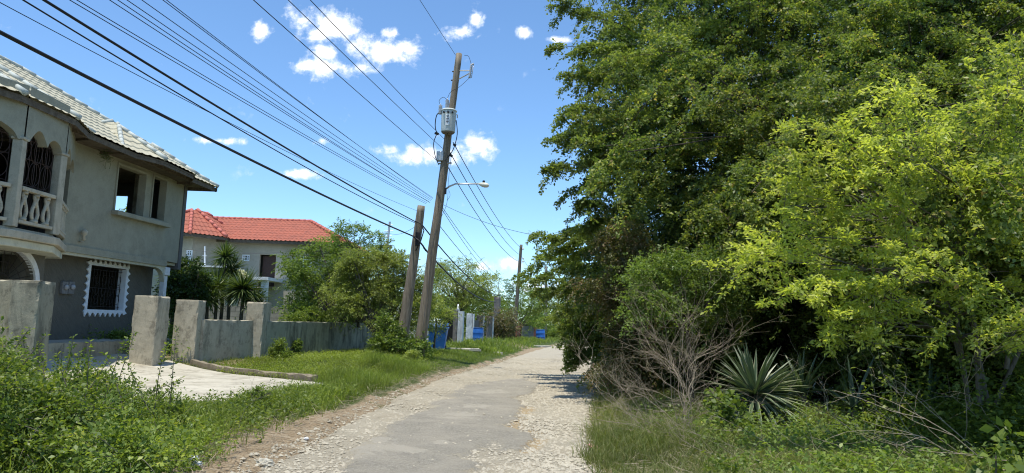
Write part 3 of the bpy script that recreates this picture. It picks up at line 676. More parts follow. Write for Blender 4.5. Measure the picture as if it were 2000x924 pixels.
# ------------------------------------------------------------------ tiled hip roofs
def hip_roof(poly, z0, t, mat, capmat, parent, pitch=.27, course=.36, amp=.017, fascia=None, caps=True, name='roof_tiles', fmat='fascia', capr=.062):
    """poly: convex, counter-clockwise; every face is the part of the plan nearest to its eave"""
    n = len(poly); E_ = []
    for i in range(n):
        a = Vector(poly[i]); b = Vector(poly[(i + 1) % n]); u = (b - a).normalized(); E_.append((a, u, Vector((-u.y, u.x)), (b - a).length))
    o = wloc(parent); bm = bmesh.new()
    def dist(i, p): return (p - E_[i][0]).dot(E_[i][2])
    for i, (a, u, nn, L) in enumerate(E_):
        fb = bmesh.new(); W_ = 14.0
        du = pitch / 6; nu = int((L + .2) / du) + 1; vs = []
        k = 0
        while k * course < W_: vs += [k * course, k * course + course * .5, k * course + course * .97]; k += 1
        # limit run up the slope
        mx = 0
        for s_ in np.linspace(0, L, 12):
            lo = 0
            for v in np.linspace(0, W_, 60):
                p = a + u * s_ + nn * v
                if all(dist(j, p) >= v - 1e-6 for j in range(n) if j != i): lo = v
            mx = max(mx, lo)
        vs = [v for v in vs if v <= mx + course]
        rows = []
        for v in vs:
            fr = (v / course) % 1.0; row = []
            for j in range(nu + 1):
                s_ = -.05 + j * du; p = a + u * s_ + nn * v
                ph = (s_ / pitch) % 1.0; wv = math.sin(ph * 2 * math.pi); wv = max(wv, -.35)
                row.append(fb.verts.new((p.x, p.y, z0 + v * t + wv * amp + .034 * (1 - fr) + .006 * mn.noise(Vector((p.x * 3, p.y * 3, 0))))))
            rows.append(row)
        for r1, r2 in zip(rows, rows[1:]):
            for j in range(nu): fb.faces.new((r1[j], r1[j + 1], r2[j + 1], r2[j]))
        for j in range(n):
            if j == i: continue
            g_ = E_[j][2] - nn
            if g_.length < 1e-6: continue
            # d_j - d_i = 0
            c0 = E_[j][0].dot(E_[j][2]) - a.dot(nn); co = g_ * (c0 / g_.length_squared)
            bmesh.ops.bisect_plane(fb, geom=fb.verts[:] + fb.edges[:] + fb.faces[:], plane_co=(co.x, co.y, 0), plane_no=(-g_.x, -g_.y, 0), clear_outer=True)
        me = bpy.data.meshes.new('tmp'); fb.to_mesh(me); fb.free(); bm.from_mesh(me); bpy.data.meshes.remove(me)
    for v in bm.verts: v.co -= o
    me = bpy.data.meshes.new(name); bm.to_mesh(me); bm.free(); me.materials.append(M[mat])
    ob = bpy.data.objects.new(name, me); C.objects.link(ob); ob.parent = parent
    # hip and ridge caps: follow lines where two nearest eaves tie
    if caps:
        def capline(p, q):
            cp = MB()
            L = (q - p).length; k = max(1, int(L / .36))
            for m_ in range(k):
                a_ = p.lerp(q, m_ / k); b_ = p.lerp(q, (m_ + 1.06) / k)
                cp.tube([a_, b_], [capr * 1.12, capr * .92], 10)
            cp.build('ridge_cap', capmat, parent, True)
        apex = []
        for i in range(n):
            p = Vector(poly[i]); i0 = (i - 1) % n
            d = (E_[i0][2] + E_[i][2]); d = d / (1 + E_[i0][2].dot(E_[i][2]))
            s_ = 0.0
            while s_ < 14:
                q = p + d * (s_ + .05)
                if any(dist(j, q) < s_ + .05 - 1e-6 for j in range(n) if j not in (i, i0)): break
                s_ += .05
            q = p + d * s_; apex.append(Vector((q.x, q.y, z0 + s_ * t + .05)))
            capline(Vector((p.x, p.y, z0 + .06)), apex[-1])
        ap = sorted(apex, key=lambda q: q.z)[-2:]
        if n <= 5 and (ap[0] - ap[1]).length > .6: capline(ap[0], ap[1])
        elif n == 4: capline(apex[0], apex[2])
    if fascia:
        fm = MB()
        for i, (a, u, nn, L) in enumerate(E_):
            b = a + u * L
            p = [a + nn * .06, b + nn * .06]
            fm.quad((p[0].x, p[0].y, z0 - fascia), (p[1].x, p[1].y, z0 - fascia), (p[1].x, p[1].y, z0 + .005), (p[0].x, p[0].y, z0 + .005))
            p2 = [q + nn * .03 for q in p]
            fm.quad((p2[1].x, p2[1].y, z0 - fascia), (p2[0].x, p2[0].y, z0 - fascia), (p2[0].x, p2[0].y, z0 + .005), (p2[1].x, p2[1].y, z0 + .005))
            fm.quad((p[1].x, p[1].y, z0 - fascia), (p[0].x, p[0].y, z0 - fascia), (p2[0].x, p2[0].y, z0 - fascia), (p2[1].x, p2[1].y, z0 - fascia))
        fm.build('fascia', fmat, parent)
        sf = MB(); k = 1.0 / 1
        ins = [Vector(p) for p in poly]; c = sum(ins, Vector((0, 0))) / n
        sf.quad(*[((p + (c - p) * .03).x, (p + (c - p) * .03).y, z0 - fascia * .4) for p in ins])
        sf.build('soffit', fmat, parent)
    return ob

# ------------------------------------------------------------------ the unfinished two-storey house
house = thing('concrete_house', 'unfinished grey two-storey house with cream tiled hip roof and balcony turret at the left edge', 'house', (-14, 16, .5))
U0 = Vector((-11.2, 17.7)); UU = Vector((.063, .998)).normalized(); UN = Vector((UU.y, -UU.x))
def fpx(px, py, n=0.0):
    r = ray(px, py); q = U0 + UN * n; k = (q.dot(UN)) / (r.x * UN.x + r.y * UN.y)
    p = Vector((0, 0, EYE)) + r * k; return ((Vector((p.x, p.y)) - U0).dot(UU), p.z)
def fac(mb): return along(mb, U0, U0 + UU)
def F3(s_, n, z):
    p = U0 + UU * s_ + UN * n; return Vector((p.x, p.y, z))

def wallcells(s0, s1, z0, z1, holes, n0, n1):
    """wall slab from s0..s1 with rectangular holes (a,b,c,d); outward face at n1"""
    mb = MB(); ss = sorted({s0, s1} | {h[0] for h in holes} | {h[1] for h in holes}); zs = sorted({z0, z1} | {h[2] for h in holes} | {h[3] for h in holes})
    def hole(i, k):
        if i < 0 or k < 0 or i >= len(ss) - 1 or k >= len(zs) - 1: return True
        a = (ss[i] + ss[i + 1]) / 2; b = (zs[k] + zs[k + 1]) / 2
        return any(h[0] < a < h[1] and h[2] < b < h[3] for h in holes)
    for i in range(len(ss) - 1):
        for k in range(len(zs) - 1):
            if hole(i, k): continue
            a, b, c, d = ss[i], ss[i + 1], zs[k], zs[k + 1]
            mb.quad((a, n1, c), (a, n1, d), (b, n1, d), (b, n1, c)); mb.quad((a, n0, c), (b, n0, c), (b, n0, d), (a, n0, d))
            if hole(i - 1, k): mb.quad((a, n0, c), (a, n0, d), (a, n1, d), (a, n1, c))
            if hole(i + 1, k): mb.quad((b, n0, c), (b, n1, c), (b, n1, d), (b, n0, d))
            if hole(i, k - 1): mb.quad((a, n0, c), (a, n1, c), (b, n1, c), (b, n0, c))
            if hole(i, k + 1): mb.quad((a, n0, d), (b, n0, d), (b, n1, d), (a, n1, d))
    return mb
def strips(s0, s1, bot, z1, n0, n1, k=24):
    """wall strip whose lower edge follows bot(s)"""
    mb = MB(); ss = [s0 + (s1 - s0) * i / k for i in range(k + 1)]
    for a, b in zip(ss, ss[1:]):
        za, zb = bot(a), bot(b)
        mb.quad((a, n1, za), (a, n1, z1), (b, n1, z1), (b, n1, zb)); mb.quad((a, n0, za), (b, n0, zb), (b, n0, z1), (a, n0, z1))
        mb.quad((a, n0, za), (a, n1, za), (b, n1, zb), (b, n0, zb))
    return mb
ZE, ZF, ZG = 5.85, 3.2, .8
# upper storey
wa = fpx(226, 380); wb = fpx(281, 380); wc = fpx(297, 385); wd = fpx(322, 385)
HOLES = [(wa[0], wb[0], 4.33, 5.62), (wc[0], wd[0], 4.40, 5.66)]
fac(wallcells(.1, 4.62, ZF - .02, ZE + .25, HOLES, -.2, 0)).build('wall', 'wall_up', house)
pB, pC = F3(4.62, 0, 0), F3(6.2, -.22, 0)
along(wallcells(0, (pC - pB).length, ZF - .02, ZE + .25, [], -.2, 0), (pB.x, pB.y), (pC.x, pC.y)).build('wall', 'wall_up', house)
# far end wall with the window through which the sky shows
r1 = ray(253, 383); yk = 23.75; q1 = Vector((0, 0, EYE)) + r1 * (yk / r1.y)
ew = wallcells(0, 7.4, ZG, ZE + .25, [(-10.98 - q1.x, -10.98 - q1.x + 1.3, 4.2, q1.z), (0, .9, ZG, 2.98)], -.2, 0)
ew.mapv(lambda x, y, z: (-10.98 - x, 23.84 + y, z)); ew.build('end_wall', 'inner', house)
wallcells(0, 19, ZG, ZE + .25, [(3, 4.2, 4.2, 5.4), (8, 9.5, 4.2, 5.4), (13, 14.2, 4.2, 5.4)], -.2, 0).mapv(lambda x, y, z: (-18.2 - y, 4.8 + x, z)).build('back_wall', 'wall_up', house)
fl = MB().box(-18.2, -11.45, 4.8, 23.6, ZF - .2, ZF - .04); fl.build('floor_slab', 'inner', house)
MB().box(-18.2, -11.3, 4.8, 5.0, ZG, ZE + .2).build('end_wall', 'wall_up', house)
fac(MB().box(2.2, 2.32, -3.4, -.25, ZF, ZE)).build('partition', 'inner', house)
# sills
sb = MB(); a0, a1 = wa[0] - .12, wd[0] + .18
sb.box(a0, a1, .0, .20, 4.20, 4.325); fac(sb).build('window_sill', 'wall_up', house, bevel=.012)
for h in HOLES:
    fr = MB(); fr.box(h[0] - .05, h[1] + .05, .003, .035, h[3] + .003, h[3] + .07); fr.box(h[1] + .003, h[1] + .07, .003, .035, h[2] + .003, h[3] + .002); fr.box(h[0] - .06, h[0] - .003, .003, .03, h[2] + .003, h[3] + .002)
    fac(fr).build('window_surround', 'wall_up', house)
fac(MB().box(wc[0] + .42, wc[0] + .52, -.85, -.65, ZF, ZE)).build('inner_post', 'conc', house)
# deck edge that carries the upper wall and the arcade band beneath it
pts = [(F3(-.6, -.5, 0), F3(-.6, .06, 0))]
bb = MB(); bb.box(-.6, 4.9, -.45, .05, 3.0, 3.175); fac(bb).build('floor_edge', 'wall_up', house)
def bandbot(s_):
    e = min(s_ + .55, 4.92 - s_); r_ = .55
    return 2.93 - (0 if e > r_ else .42 * (1 - math.sqrt(max(0, 1 - ((r_ - e) / r_) ** 2))))
fac(strips(-.55, 4.92, bandbot, 2.998, -.16, -.0, 60)).build('arch_band', 'band', house)
fac(MB().box(4.93, 6.15, -.5, -.26, 3.09, 3.17)).build('floor_edge', 'band', house)
for (a, b) in ((-.72, -.56), (4.93, 5.1)):
    cm = MB(); cm.box(a, b, -.16, .0, ZG - .1, 2.72); cm.box(a - .05, b + .05, -.2, .04, 2.725, 2.98)
    fac(cm).build('column', 'white', house, bevel=.015)
# lower wall, window with a scalloped surround
g0 = fpx(172, 560, -.5); g1 = fpx(243, 560, -.5); gt = fpx(205, 521, -.5)[1]; gb = fpx(205, 606, -.5)[1]
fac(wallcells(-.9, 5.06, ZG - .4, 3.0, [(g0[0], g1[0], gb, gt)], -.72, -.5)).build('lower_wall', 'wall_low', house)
MB().box(-18.2, -11.75, 23.3, 23.5, ZG - .4, 3.0).build('lower_end_wall', 'wall_low', house)
def scallop(s0, s1, z0, z1, wid, amp, n0, n1, ns, nz):
    inner = []; outer = []
    def edge(p, q, nrm, k):
        for i in range(k):
            for j in range(6):
                t = (i + j / 6) / k; f = j / 6
                off = wid + amp * (1 - math.sin(math.pi * f)) if j else wid + amp
                inner.append((p[0] + (q[0] - p[0]) * t, p[1] + (q[1] - p[1]) * t))
                L = math.hypot(q[0] - p[0], q[1] - p[1]); e0 = min(t * L, .0); 
                # stretch outwards along the edge so that corners meet
                ex = (t - .5) * 2 * wid
                outer.append((inner[-1][0] + nrm[0] * off + (q[0] - p[0]) / L * ex, inner[-1][1] + nrm[1] * off + (q[1] - p[1]) / L * ex))
    edge((s0, z0), (s1, z0), (0, -1), ns); edge((s1, z0), (s1, z1), (1, 0), nz); edge((s1, z1), (s0, z1), (0, 1), ns); edge((s0, z1), (s0, z0), (-1, 0), nz)
    mb = MB(); k = len(inner)
    for i in range(k):
        j = (i + 1) % k; a, b, c, d = inner[i], inner[j], outer[j], outer[i]
        mb.quad((a[0], n1, a[1]), (b[0], n1, b[1]), (c[0], n1, c[1]), (d[0], n1, d[1]))
        mb.quad((d[0], n1, d[1]), (c[0], n1, c[1]), (c[0], n0, c[1]), (d[0], n0, d[1]))
        mb.quad((a[0], n1, a[1]), (a[0], n0, a[1]), (b[0], n0, b[1]), (b[0], n1, b[1]))
    return mb
win = fac(scallop(g0[0], g1[0], gb, gt, .07, .12, -.495, -.46, 8, 7)).build('window', 'white_trim', house)
jm = MB(); jm.box(g1[0] - .012, g1[0] - .002, -.72, -.47, gb + .01, gt - .01); jm.box(g0[0] + .002, g1[0] - .014, -.72, -.47, gb + .002, gb + .012)
fac(jm).build('jamb', 'white_trim', win)
gr = MB(); k = 11
for i in range(k + 1):
    x = g0[0] + (g1[0] - g0[0]) * (i + .5) / (k + 1); gr.tube([(x, -.6, gb + .02), (x, -.6, gt - .02)], .008, 5)
for z in (gb + .1, (gb + gt) / 2, gt - .1): gr.tube([(g0[0] + .01, -.6, z), (g1[0] - .02, -.6, z)], .008, 5)
for i in range(5):
    x = g0[0] + (g1[0] - g0[0]) * (i + .5) / 5
    for z in (gb + .3, (gb + gt) / 2 + .25, (gb + gt) / 2 - .05):
        gr.tube([(x + .10 * math.cos(a), -.59, z + .13 * math.sin(a)) for a in np.linspace(0, 2 * math.pi, 13)], .006, 4, False)
fac(gr).build('window_grille', 'iron_dark', win)
# plinth of the porch
fac(rough_box(-1.2, 4.6, .55, .75, ZG - .5, ZG - .02, .1, .01, .03)).build('plinth', 'conc_gate', house)
fac(MB().box(-1.2, 4.6, -.5, .56, ZG - .5, ZG - .03)).build('porch_floor', 'slab', house)
# electricity meters
for px in (122, 135):
    a = fpx(px, 562, -.5); mtr = fac(MB().box(a[0] - .11, a[0] + .11, -.497, -.42, a[1] - .16, a[1] + .16)).build('meter_box', 'zinc', house, bevel=.01)
    dm = MB(); p = F3(a[0], -.42, a[1] + .02); q = F3(a[0], -.36, a[1] + .02); dm.tube([p, q], [.075, .06], 16); dm.build('meter_dial', 'porcelain', mtr, True)
# wall lamp on the band
a = fpx(158, 470, .05); lp = MB(); c = F3(a[0], .12, a[1])
lp.lathe([(.02, .0), (.05, .02), (.03, .12), (.07, .16), (.09, .24), (.02, .30)], c, 10); lp.tube([F3(a[0], .0, a[1] - .03), F3(a[0], .12, a[1] - .03)], .02, 6)
lp.build('wall_lamp', 'conc_cream', house, True)

# turret with balcony
TP = [Vector(p) for p in ((-11.25, 17.85), (-10.25, 15.9), (-10.22, 14.5), (-10.9, 12.7), (-12.6, 11.6))]
ZR = 4.07
def seg(mb, i): return along(mb, TP[i + 1], TP[i])
deck = [(p.x, p.y) for p in TP] + [(-13.5, 12), (-13.5, 18)]
cen = Vector((-12.2, 15.3))
def grown(d): return [((p.x + (p - cen).normalized().x * d), (p.y + (p - cen).normalized().y * d)) for p in TP] + [(-13.2, 12.2), (-13.2, 17.8)]
mbd = MB(); mbd.prism(grown(.16), 2.97, 3.14); mbd.build('balcony_slab', 'conc_cream', house, bevel=.02)
mbd = MB(); mbd.prism(grown(.06), 2.80, 2.965); mbd.build('balcony_beam', 'band', house, bevel=.02)
mbd = MB(); mbd.prism(grown(.0), 3.143, 3.2); mbd.build('balcony_floor', 'conc_cream', house)
for p in TP:
    pass
for i, p in enumerate(TP[1:4]):
    m_ = MB(); m_.box(p.x - .10, p.x + .10, p.y - .10, p.y + .10, 3.205, 5.0, .2 * (1 if i else -.4)); m_.box(p.x - .125, p.x + .125, p.y - .125, p.y + .125, 5.003, 5.06, .2 * (1 if i else -.4))
    m_.build('column', 'conc_cream', house, bevel=.015)
for i in range(4):
    L = (TP[i] - TP[i + 1]).length; m0 = .13; m1 = L - (.13 if i else .02)
    def bot(s_, L=L, m0=m0, m1=m1, i=i):
        t = (s_ - m0) / (m1 - m0)
        if t <= 0 or t >= 1: return 5.0
        if i == 2: t2 = abs(t * 2 - 1); return 4.98 + .34 * math.sqrt(max(0, 1 - t2 * t2))
        if t < .55: f = abs(t / .55 * 2 - 1); return 4.98 + .32 * (1 - f ** 1.7)+.06*(t)
        f = abs((t - .55) / .45 * 2 - 1); return 4.98 + .24 * math.sqrt(max(0, 1 - f * f)) + .07*(1-t)
    seg(strips(0, L, bot, ZE + .3, -.12, .1, 48), i).build('arched_wall', 'wall_up', house)
    # balustrade
    for bx_ in ((-.07, .09, ZR - .08, ZR), (-.06, .08, 3.30, 3.37)): rl = MB(); rl.box(m0, m1, *bx_); seg(rl, i).build('balustrade_rail', 'conc_cream', house, bevel=.01)
    nb = {0: 6, 1: 3, 2: 4, 3: 4}[i]
    for k in range(nb):
        x = m0 + (m1 - m0) * (k + .5) / nb
        bl = MB(); p = TP[i + 1] + (TP[i] - TP[i + 1]).normalized() * x; u = (TP[i] - TP[i + 1]).normalized(); nn = Vector((u.y, -u.x)); p = p + nn * .01
        # lyre shaped baluster: two curved sides round a teardrop hole, foot and neck
        def P3(a_, z): q = p + u * a_; return (q.x, q.y, z)
        for sg in (-1, 1):
            bl.tube([P3(sg * w_, z) for w_, z in ((.03, 3.40), (.085, 3.48), (.105, 3.56), (.085, 3.66), (.045, 3.76), (.03, 3.84), (.055, 3.90), (.05, 3.96))], [.035, .04, .042, .038, .034, .032, .035, .03], 7)
        bl.tube([P3(0, 3.37), P3(0, 3.43)], .085, 10); bl.tube([P3(0, 3.93), P3(0, 3.99)], .07, 10); bl.tube([P3(0, 3.70), P3(0, 3.93)], [.03, .035], 8)
        bl.build('baluster', 'conc_cream', house, True)
    # iron grille behind the opening: bars with a ring-and-petal pattern
    gm = MB(); k = 6 if i else 5; z0, z1 = ZF, 5.25
    for j in range(k + 1): gm.tube([(m0 + (m1 - m0) * j / k, -.1, z0), (m0 + (m1 - m0) * j / k, -.1, z1)], .008, 4)
    for z in (3.6, 4.15, 4.7, 5.1): gm.tube([(m0, -.1, z), (m1, -.1, z)], .008, 4)
    for a_ in np.linspace(m0 + (m1 - m0) / 6, m1 - (m1 - m0) / 6, 3):
        for z in (3.9, 4.42, 4.9):
            rx = (m1 - m0) / 6; gm.tube([(a_ + rx * .98 * math.cos(q), -.09, z + .26 * math.sin(q)) for q in np.linspace(0, 2 * math.pi, 17)], .007, 4, False)
            gm.tube([(a_ + rx * .4 * math.cos(q), -.09, z + .25 * math.sin(q)) for q in np.linspace(0, 2 * math.pi, 13)], .006, 4, False)
    seg(gm, i).build('balcony_grille', 'iron', house)
# room behind the balcony: dark back wall
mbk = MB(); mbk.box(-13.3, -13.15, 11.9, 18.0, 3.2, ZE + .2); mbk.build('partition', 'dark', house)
# entrance arch below the balcony
ea = fpx(12, 520, .3); eb = fpx(71, 520, .3); et = fpx(36, 487, .3)[1]; e0 = ea[0] - .9; e1 = eb[0]; ctr = (e0 + e1) / 2; hw = (e1 - e0) / 2
def archb(s_): t = (s_ - ctr) / hw; return et - .75 + .75 * (max(0, 1 - t * t) ** .5) if abs(t) < 1 else .5
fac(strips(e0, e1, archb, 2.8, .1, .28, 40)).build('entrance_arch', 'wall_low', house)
tr_ = MB()
for (ro, a_, b_) in ((.0, 0, 1),):
    P_ = []
    for q in np.linspace(0, math.pi, 33): P_.append((ctr - math.cos(q) * hw, et - .75 + .75 * math.sin(q)))
    P_ = [(P_[0][0], .6)] + P_ + [(P_[-1][0], .6)]
    for (x, z), (x2, z2) in zip(P_, P_[1:]):
        f = 1 + .13 / hw
        def o_(x, z): return (ctr + (x - ctr) * f, (et - .75 + (z - (et - .75)) * (1 + .13 / .75)) if z > et - .75 else z)
        ox, oz = o_(x, z); ox2, oz2 = o_(x2, z2)
        tr_.quad((x, .33, z), (x2, .33, z2), (ox2, .33, oz2), (ox, .33, oz)); tr_.quad((x, .33, z), (x, .2, z), (x2, .2, z2), (x2, .33, z2)); tr_.quad((ox, .33, oz), (ox2, .33, oz2), (ox2, .2, oz2), (ox, .2, oz))
fac(tr_).build('arch_trim', 'white', house)
gm = MB()
for q in np.linspace(0, math.pi, 13): gm.tube([(ctr - math.cos(q) * .25 * hw, .22, et - .75 + .2 * math.sin(q)), (ctr - math.cos(q) * hw * .98, .22, et - .75 + .74 * math.sin(q))], .009, 4)
for f in (.25, .6): gm.tube([(ctr - math.cos(q) * f * hw, .22, et - .75 + .74 * f * math.sin(q)) for q in np.linspace(0, math.pi, 21)], .009, 4, False)
for x in np.linspace(e0 + .05, e1 - .05, 12): gm.tube([(x, .22, .8), (x, .22, et - .75)], .009, 4)
gm.tube([(e0, .22, et - .75), (e1, .22, et - .75)], .012, 4)
fac(gm).build('entrance_grille', 'iron_dark', house)
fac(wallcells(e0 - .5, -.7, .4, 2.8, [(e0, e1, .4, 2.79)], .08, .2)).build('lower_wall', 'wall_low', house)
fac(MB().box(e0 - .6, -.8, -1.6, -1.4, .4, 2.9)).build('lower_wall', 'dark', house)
# roofs
hip_roof([(-18.6, 2.5), (-10.75, 2.5), (-10.15, 24.3), (-18.6, 24.3)], ZE, .62, 'tile', 'tile_cap', house, fascia=.13)
hip_roof([(-10.45, 17.4), (-12.6, 18.2), (-14.6, 16.6), (-14.6, 13.2), (-13, 11.4), (-10.9, 11.7), (-10.02, 14.2), (-9.98, 16.0)], ZE + .012, .60, 'tile', 'tile_cap', house, fascia=.13)
hip_roof([(-10.5, 18.8), (-9.95, 20.1), (-9.95, 22.1), (-10.5, 23.1), (-14, 23.1), (-14, 18.8)], ZE + .006, .63, 'tile', 'tile_cap', house, fascia=.13)
# loose conduit, floodlight and a tangle of dry straw under the eave
a = F3(fpx(208, 290, .35)[0], .35, fpx(208, 290, .35)[1])
nst = thing('floodlight', 'small white floodlight on bent conduit hanging under the cream eave', 'light', a)
fm = MB(); fm.tube([a + Vector((0, -.3, .25)), a + Vector((0, -.1, .12)), a + Vector((0, .1, .08)), a + Vector((-.05, .3, .2))], .012, 5); fm.build('conduit', 'white_trim', nst)
fm = MB(); fm.box(a.x - .05, a.x + .05, a.y - .07, a.y + .07, a.z + .0, a.z + .10); fm.build('lamp_head', 'steel', nst, bevel=.01)
fm = MB()
for i in range(46):
    d = Vector((random.gauss(0, .03), random.gauss(0, .06), -.08 - abs(random.gauss(0, .13))))
    b0 = a + d; fm.tube([b0, b0 + Vector((random.gauss(0, .05), random.gauss(0, .10), random.gauss(0, .05))), b0 + Vector((random.gauss(0, .07), random.gauss(0, .12), random.gauss(-.04, .06)))], .005, 3, False)
fm.tube([a, a + Vector((0, 0, -.2))], .006, 4)
props(fm.build('straw_nest', 'grass_dry', None), 'tangle of dry straw hanging below the eave floodlight of the grey house', 'nest')

# ------------------------------------------------------------------ red-roofed house behind
red = thing('brick_house', 'grey rendered two-storey house with a bright red tiled roof beyond the block wall', 'house', (-14.5, 44, .3))
red.name = 'rendered_house'
def wy(holes, x0, x1, z0, z1, y): return wallcells(x0, x1, z0, z1, holes, 0, .2).mapv(lambda x, v, z: (x, y - v + .2, z))
def rr(px0, py0, px1, py1, Y): a = at(px0, py0, Y); b = at(px1, py1, Y); return (a.x, b.x, b.z, a.z)
hA = rr(473, 497, 487, 510, 42.3); hD = rr(508, 497, 535, 560, 42.3); hB = rr(576, 499, 608, 522, 42.3)
for k_, (x0_, x1_, hs) in enumerate([(-16.9, -10.0, [hA, hD, hB])]):
    wy(hs, x0_, x1_, .2, 6.0, 42.3).build('wall', 'wall_far', red)
MB().box(-16.9, -10, 43.6, 43.8, .2, 5.9).build('partition', 'inner', red)
MB().box(-10.2, -10, 42.55, 48, .2, 6.0).build('wall', 'wall_far', red)
MB().box(-20.5, -10, 48, 48.2, .2, 6.0).build('wall', 'wall_far', red)
hL = rr(364, 488, 373, 515, 40.4)
wy([hL], -20.4, -18.2, .2, 6.0, 40.4).build('wall', 'wall_far', red)
along(wallcells(0, 2.4, .2, 6.0, [], -.2, 0), (-18.2, 40.45), (-16.95, 42.25)).build('wall', 'wall_far', red)
# windows
def barwin(h, Y, nx, nz, name='window'):
    f = MB(); a, b, c, d = h; t = .07
    f.box(a, b, Y - .04, Y + .04, c, c + t); f.box(a, b, Y - .04, Y + .04, d - t, d); f.box(a, a + t, Y - .04, Y + .04, c + t, d - t); f.box(b - t, b, Y - .04, Y + .04, c + t, d - t)
    wn = f.build(name, 'white_trim', red)
    f = MB()
    for i in range(1, nx): x = a + (b - a) * i / nx; f.box(x - .025, x + .025, Y - .03, Y + .01, c + t, d - t)
    for i in range(1, nz): z = c + (d - c) * i / nz; f.box(a + t, b - t, Y - .028, Y + .012, z - .02, z + .02)
    f.build('glazing_bar', 'white_trim', wn)
    MB().box(a + t, b - t, Y + .015, Y + .03, c + t, d - t).build('pane', 'dark', wn)
barwin(hA, 42.36, 3, 2); barwin(hB, 42.36, 2, 3); barwin(hL, 40.46, 2, 5)
f = MB(); f.box(hD[0], hD[1], 42.0, 42.28, hD[2] - .12, hD[2] - .01); f.build('door_sill', 'conc', red)
MB().box(hD[0] + .1, hD[1] - .1, 42.6, 42.63, hD[2], hD[3] - .05).build('door', 'iron', red)
# balcony slab and white post, low flat annex at the left
a = at(514, 590, 40.0); MB().box(a.x - .18, a.x + .18, 39.9, 40.2, .2, at(514, 541, 40).z).build('column', 'white', red, bevel=.02)
a = at(500, 541, 40); b = at(527, 548, 40); MB().box(a.x - .3, b.x, 39.7, 42.28, b.z, a.z).build('canopy', 'white', red)
a = at(360, 517, 37.5); b = at(446, 523, 37.5); MB().box(a.x - 1, b.x, 37.5, 39.8, b.z, a.z).build('flat_roof', 'white', red)
MB().box(a.x - 1, b.x - .1, 37.7, 39.6, .2, b.z - .003).build('annex', 'wall_up', red)
hip_roof([(-25, 41.7), (-9.6, 41.7), (-9.6, 48.0), (-25, 48.0)], 5.9, .52, 'tile_red', 'tile_redcap', red, pitch=.26, course=.36, amp=.03, fascia=.16, capr=.1)
hip_roof([(-20.9, 39.6), (-17.9, 39.6), (-16.5, 41.2), (-16.5, 45.4), (-20.9, 45.4)], 5.95, .76, 'tile_red', 'tile_redcap', red, pitch=.26, course=.36, amp=.03, fascia=.16, capr=.1)
an = thing('antenna_mast', 'thin white antenna mast on the flat white roof left of the yuccas', 'mast', at(400, 520, 38))
f = MB(); f.tube([at(400, 518, 38), at(400, 481, 38)], .035, 6); f.build('mast', 'white_trim', an)
f = MB(); f.box(-.12, .12, -.02, .02, 0, .02); ap = at(400, 500, 38); f.mapv(lambda x, y, z: (x + ap.x, y + ap.y, z + ap.z)); f.build('cross_bar', 'white_trim', an)
sp = thing('antenna_mast', 'lattice mast with a small platform rising behind the trees left of the leaning poles', 'mast', at(760, 480, 46))
f = MB(); f.tube([at(752, 560, 46), at(757, 482, 46), at(762, 433, 46)], .05, 6); f.tube([at(754, 482, 46), at(760, 433, 46)], .02, 4); f.build('mast', 'steel', sp)
f = MB(); a = at(757, 480, 46); f.box(a.x - .45, a.x + .25, 45.8, 46.3, a.z - .15, a.z + .05); f.build('platform', 'gatepost_grey', sp)
for (u_, v_) in ((758, 440), (759, 452), (756, 462)): f = MB(); a = at(u_, v_, 46); f.tube([a + Vector((-.3, 0, 0)), a + Vector((.3, 0, .05))], .02, 4); f.build('antenna', 'steel', sp)

# ------------------------------------------------------------------ utility poles
def pole_mb(mb, base_, top, r0, r1, n=14, seg=26):
    base_, top = Vector(base_), Vector(top); pts = []; rr = []
    for i in range(seg + 1):
        t = i / seg; p = base_.lerp(top, t) + Vector((mn.noise(Vector((t * 3, base_.x, 1))) * .05, mn.noise(Vector((t * 3, base_.x, 7))) * .05, 0)) * math.sin(math.pi * t)
        pts.append(p); rr.append(r0 + (r1 - r0) * t + mn.noise(Vector((t * 9, base_.x, 3))) * .006)
    k = len(mb.v); mb.tube(pts, rr, n)
    for i in range(k, len(mb.v)):
        v = Vector(mb.v[i]); c = pts[min(seg, (i - k) // n)]; d = v - c
        if d.length > 1e-6: v = v + d.normalized() * mn.noise(Vector((v.x * 14, v.y * 14, v.z * .8))) * .016
        mb.v[i] = tuple(v)
    return pts
YP = 25.0
PB = ghit(815, 690); PB = at(817, 690, YP); PB.z = gz(PB.x, PB.y) - .05; PT = at(897, 105, YP - .1)
def pp(t): return PB.lerp(PT, t)
def onpole(py):   # point of the main pole at photo row py
    lo, hi = 0.0, 1.0
    for _ in range(40):
        m_ = (lo + hi) / 2; v = MC.transposed() @ (pp(m_) - Vector((0, 0, EYE))); y = 462 - FOC * v.y / -v.z
        if y > py: lo = m_
        else: hi = m_
    return pp(lo)
pole = thing('utility_pole', 'tall weathered wooden pole leaning right, carrying a transformer can and a street light', 'utility pole', PB)
f = MB(); pole_mb(f, PB, PT, .20, .105); f.build('post', 'pole', pole, True)
# cut-out fuse on a bracket near the top
a = onpole(138); b = at(917, 138, YP - .3); c = onpole(158)
f = MB(); f.tube([a, b], .022, 6); f.tube([c, b + Vector((0, 0, -.10))], .02, 6); f.build('bracket', 'steel', pole)
f = MB(); b0 = at(921, 126, YP - .3); b1 = at(917, 152, YP - .3)
f.tube([b0.lerp(b1, i / 12) for i in range(13)], [.03 if i % 2 else .05 for i in range(13)], 8); f.tube([b0 + Vector((.07, 0, .02)), b1 + Vector((.07, 0, 0))], .014, 6); f.tube([b0, b0 + Vector((.08, 0, .03))], .03, 6)
f.build('cutout_fuse', 'porcelain', pole, True)
for py in (140, 157): f = MB(); q = onpole(py); f.tube([q + Vector((-.17, 0, 0)), q + Vector((-.08, 0, 0))], .025, 6); f.build('bolt', 'iron_dark', pole)
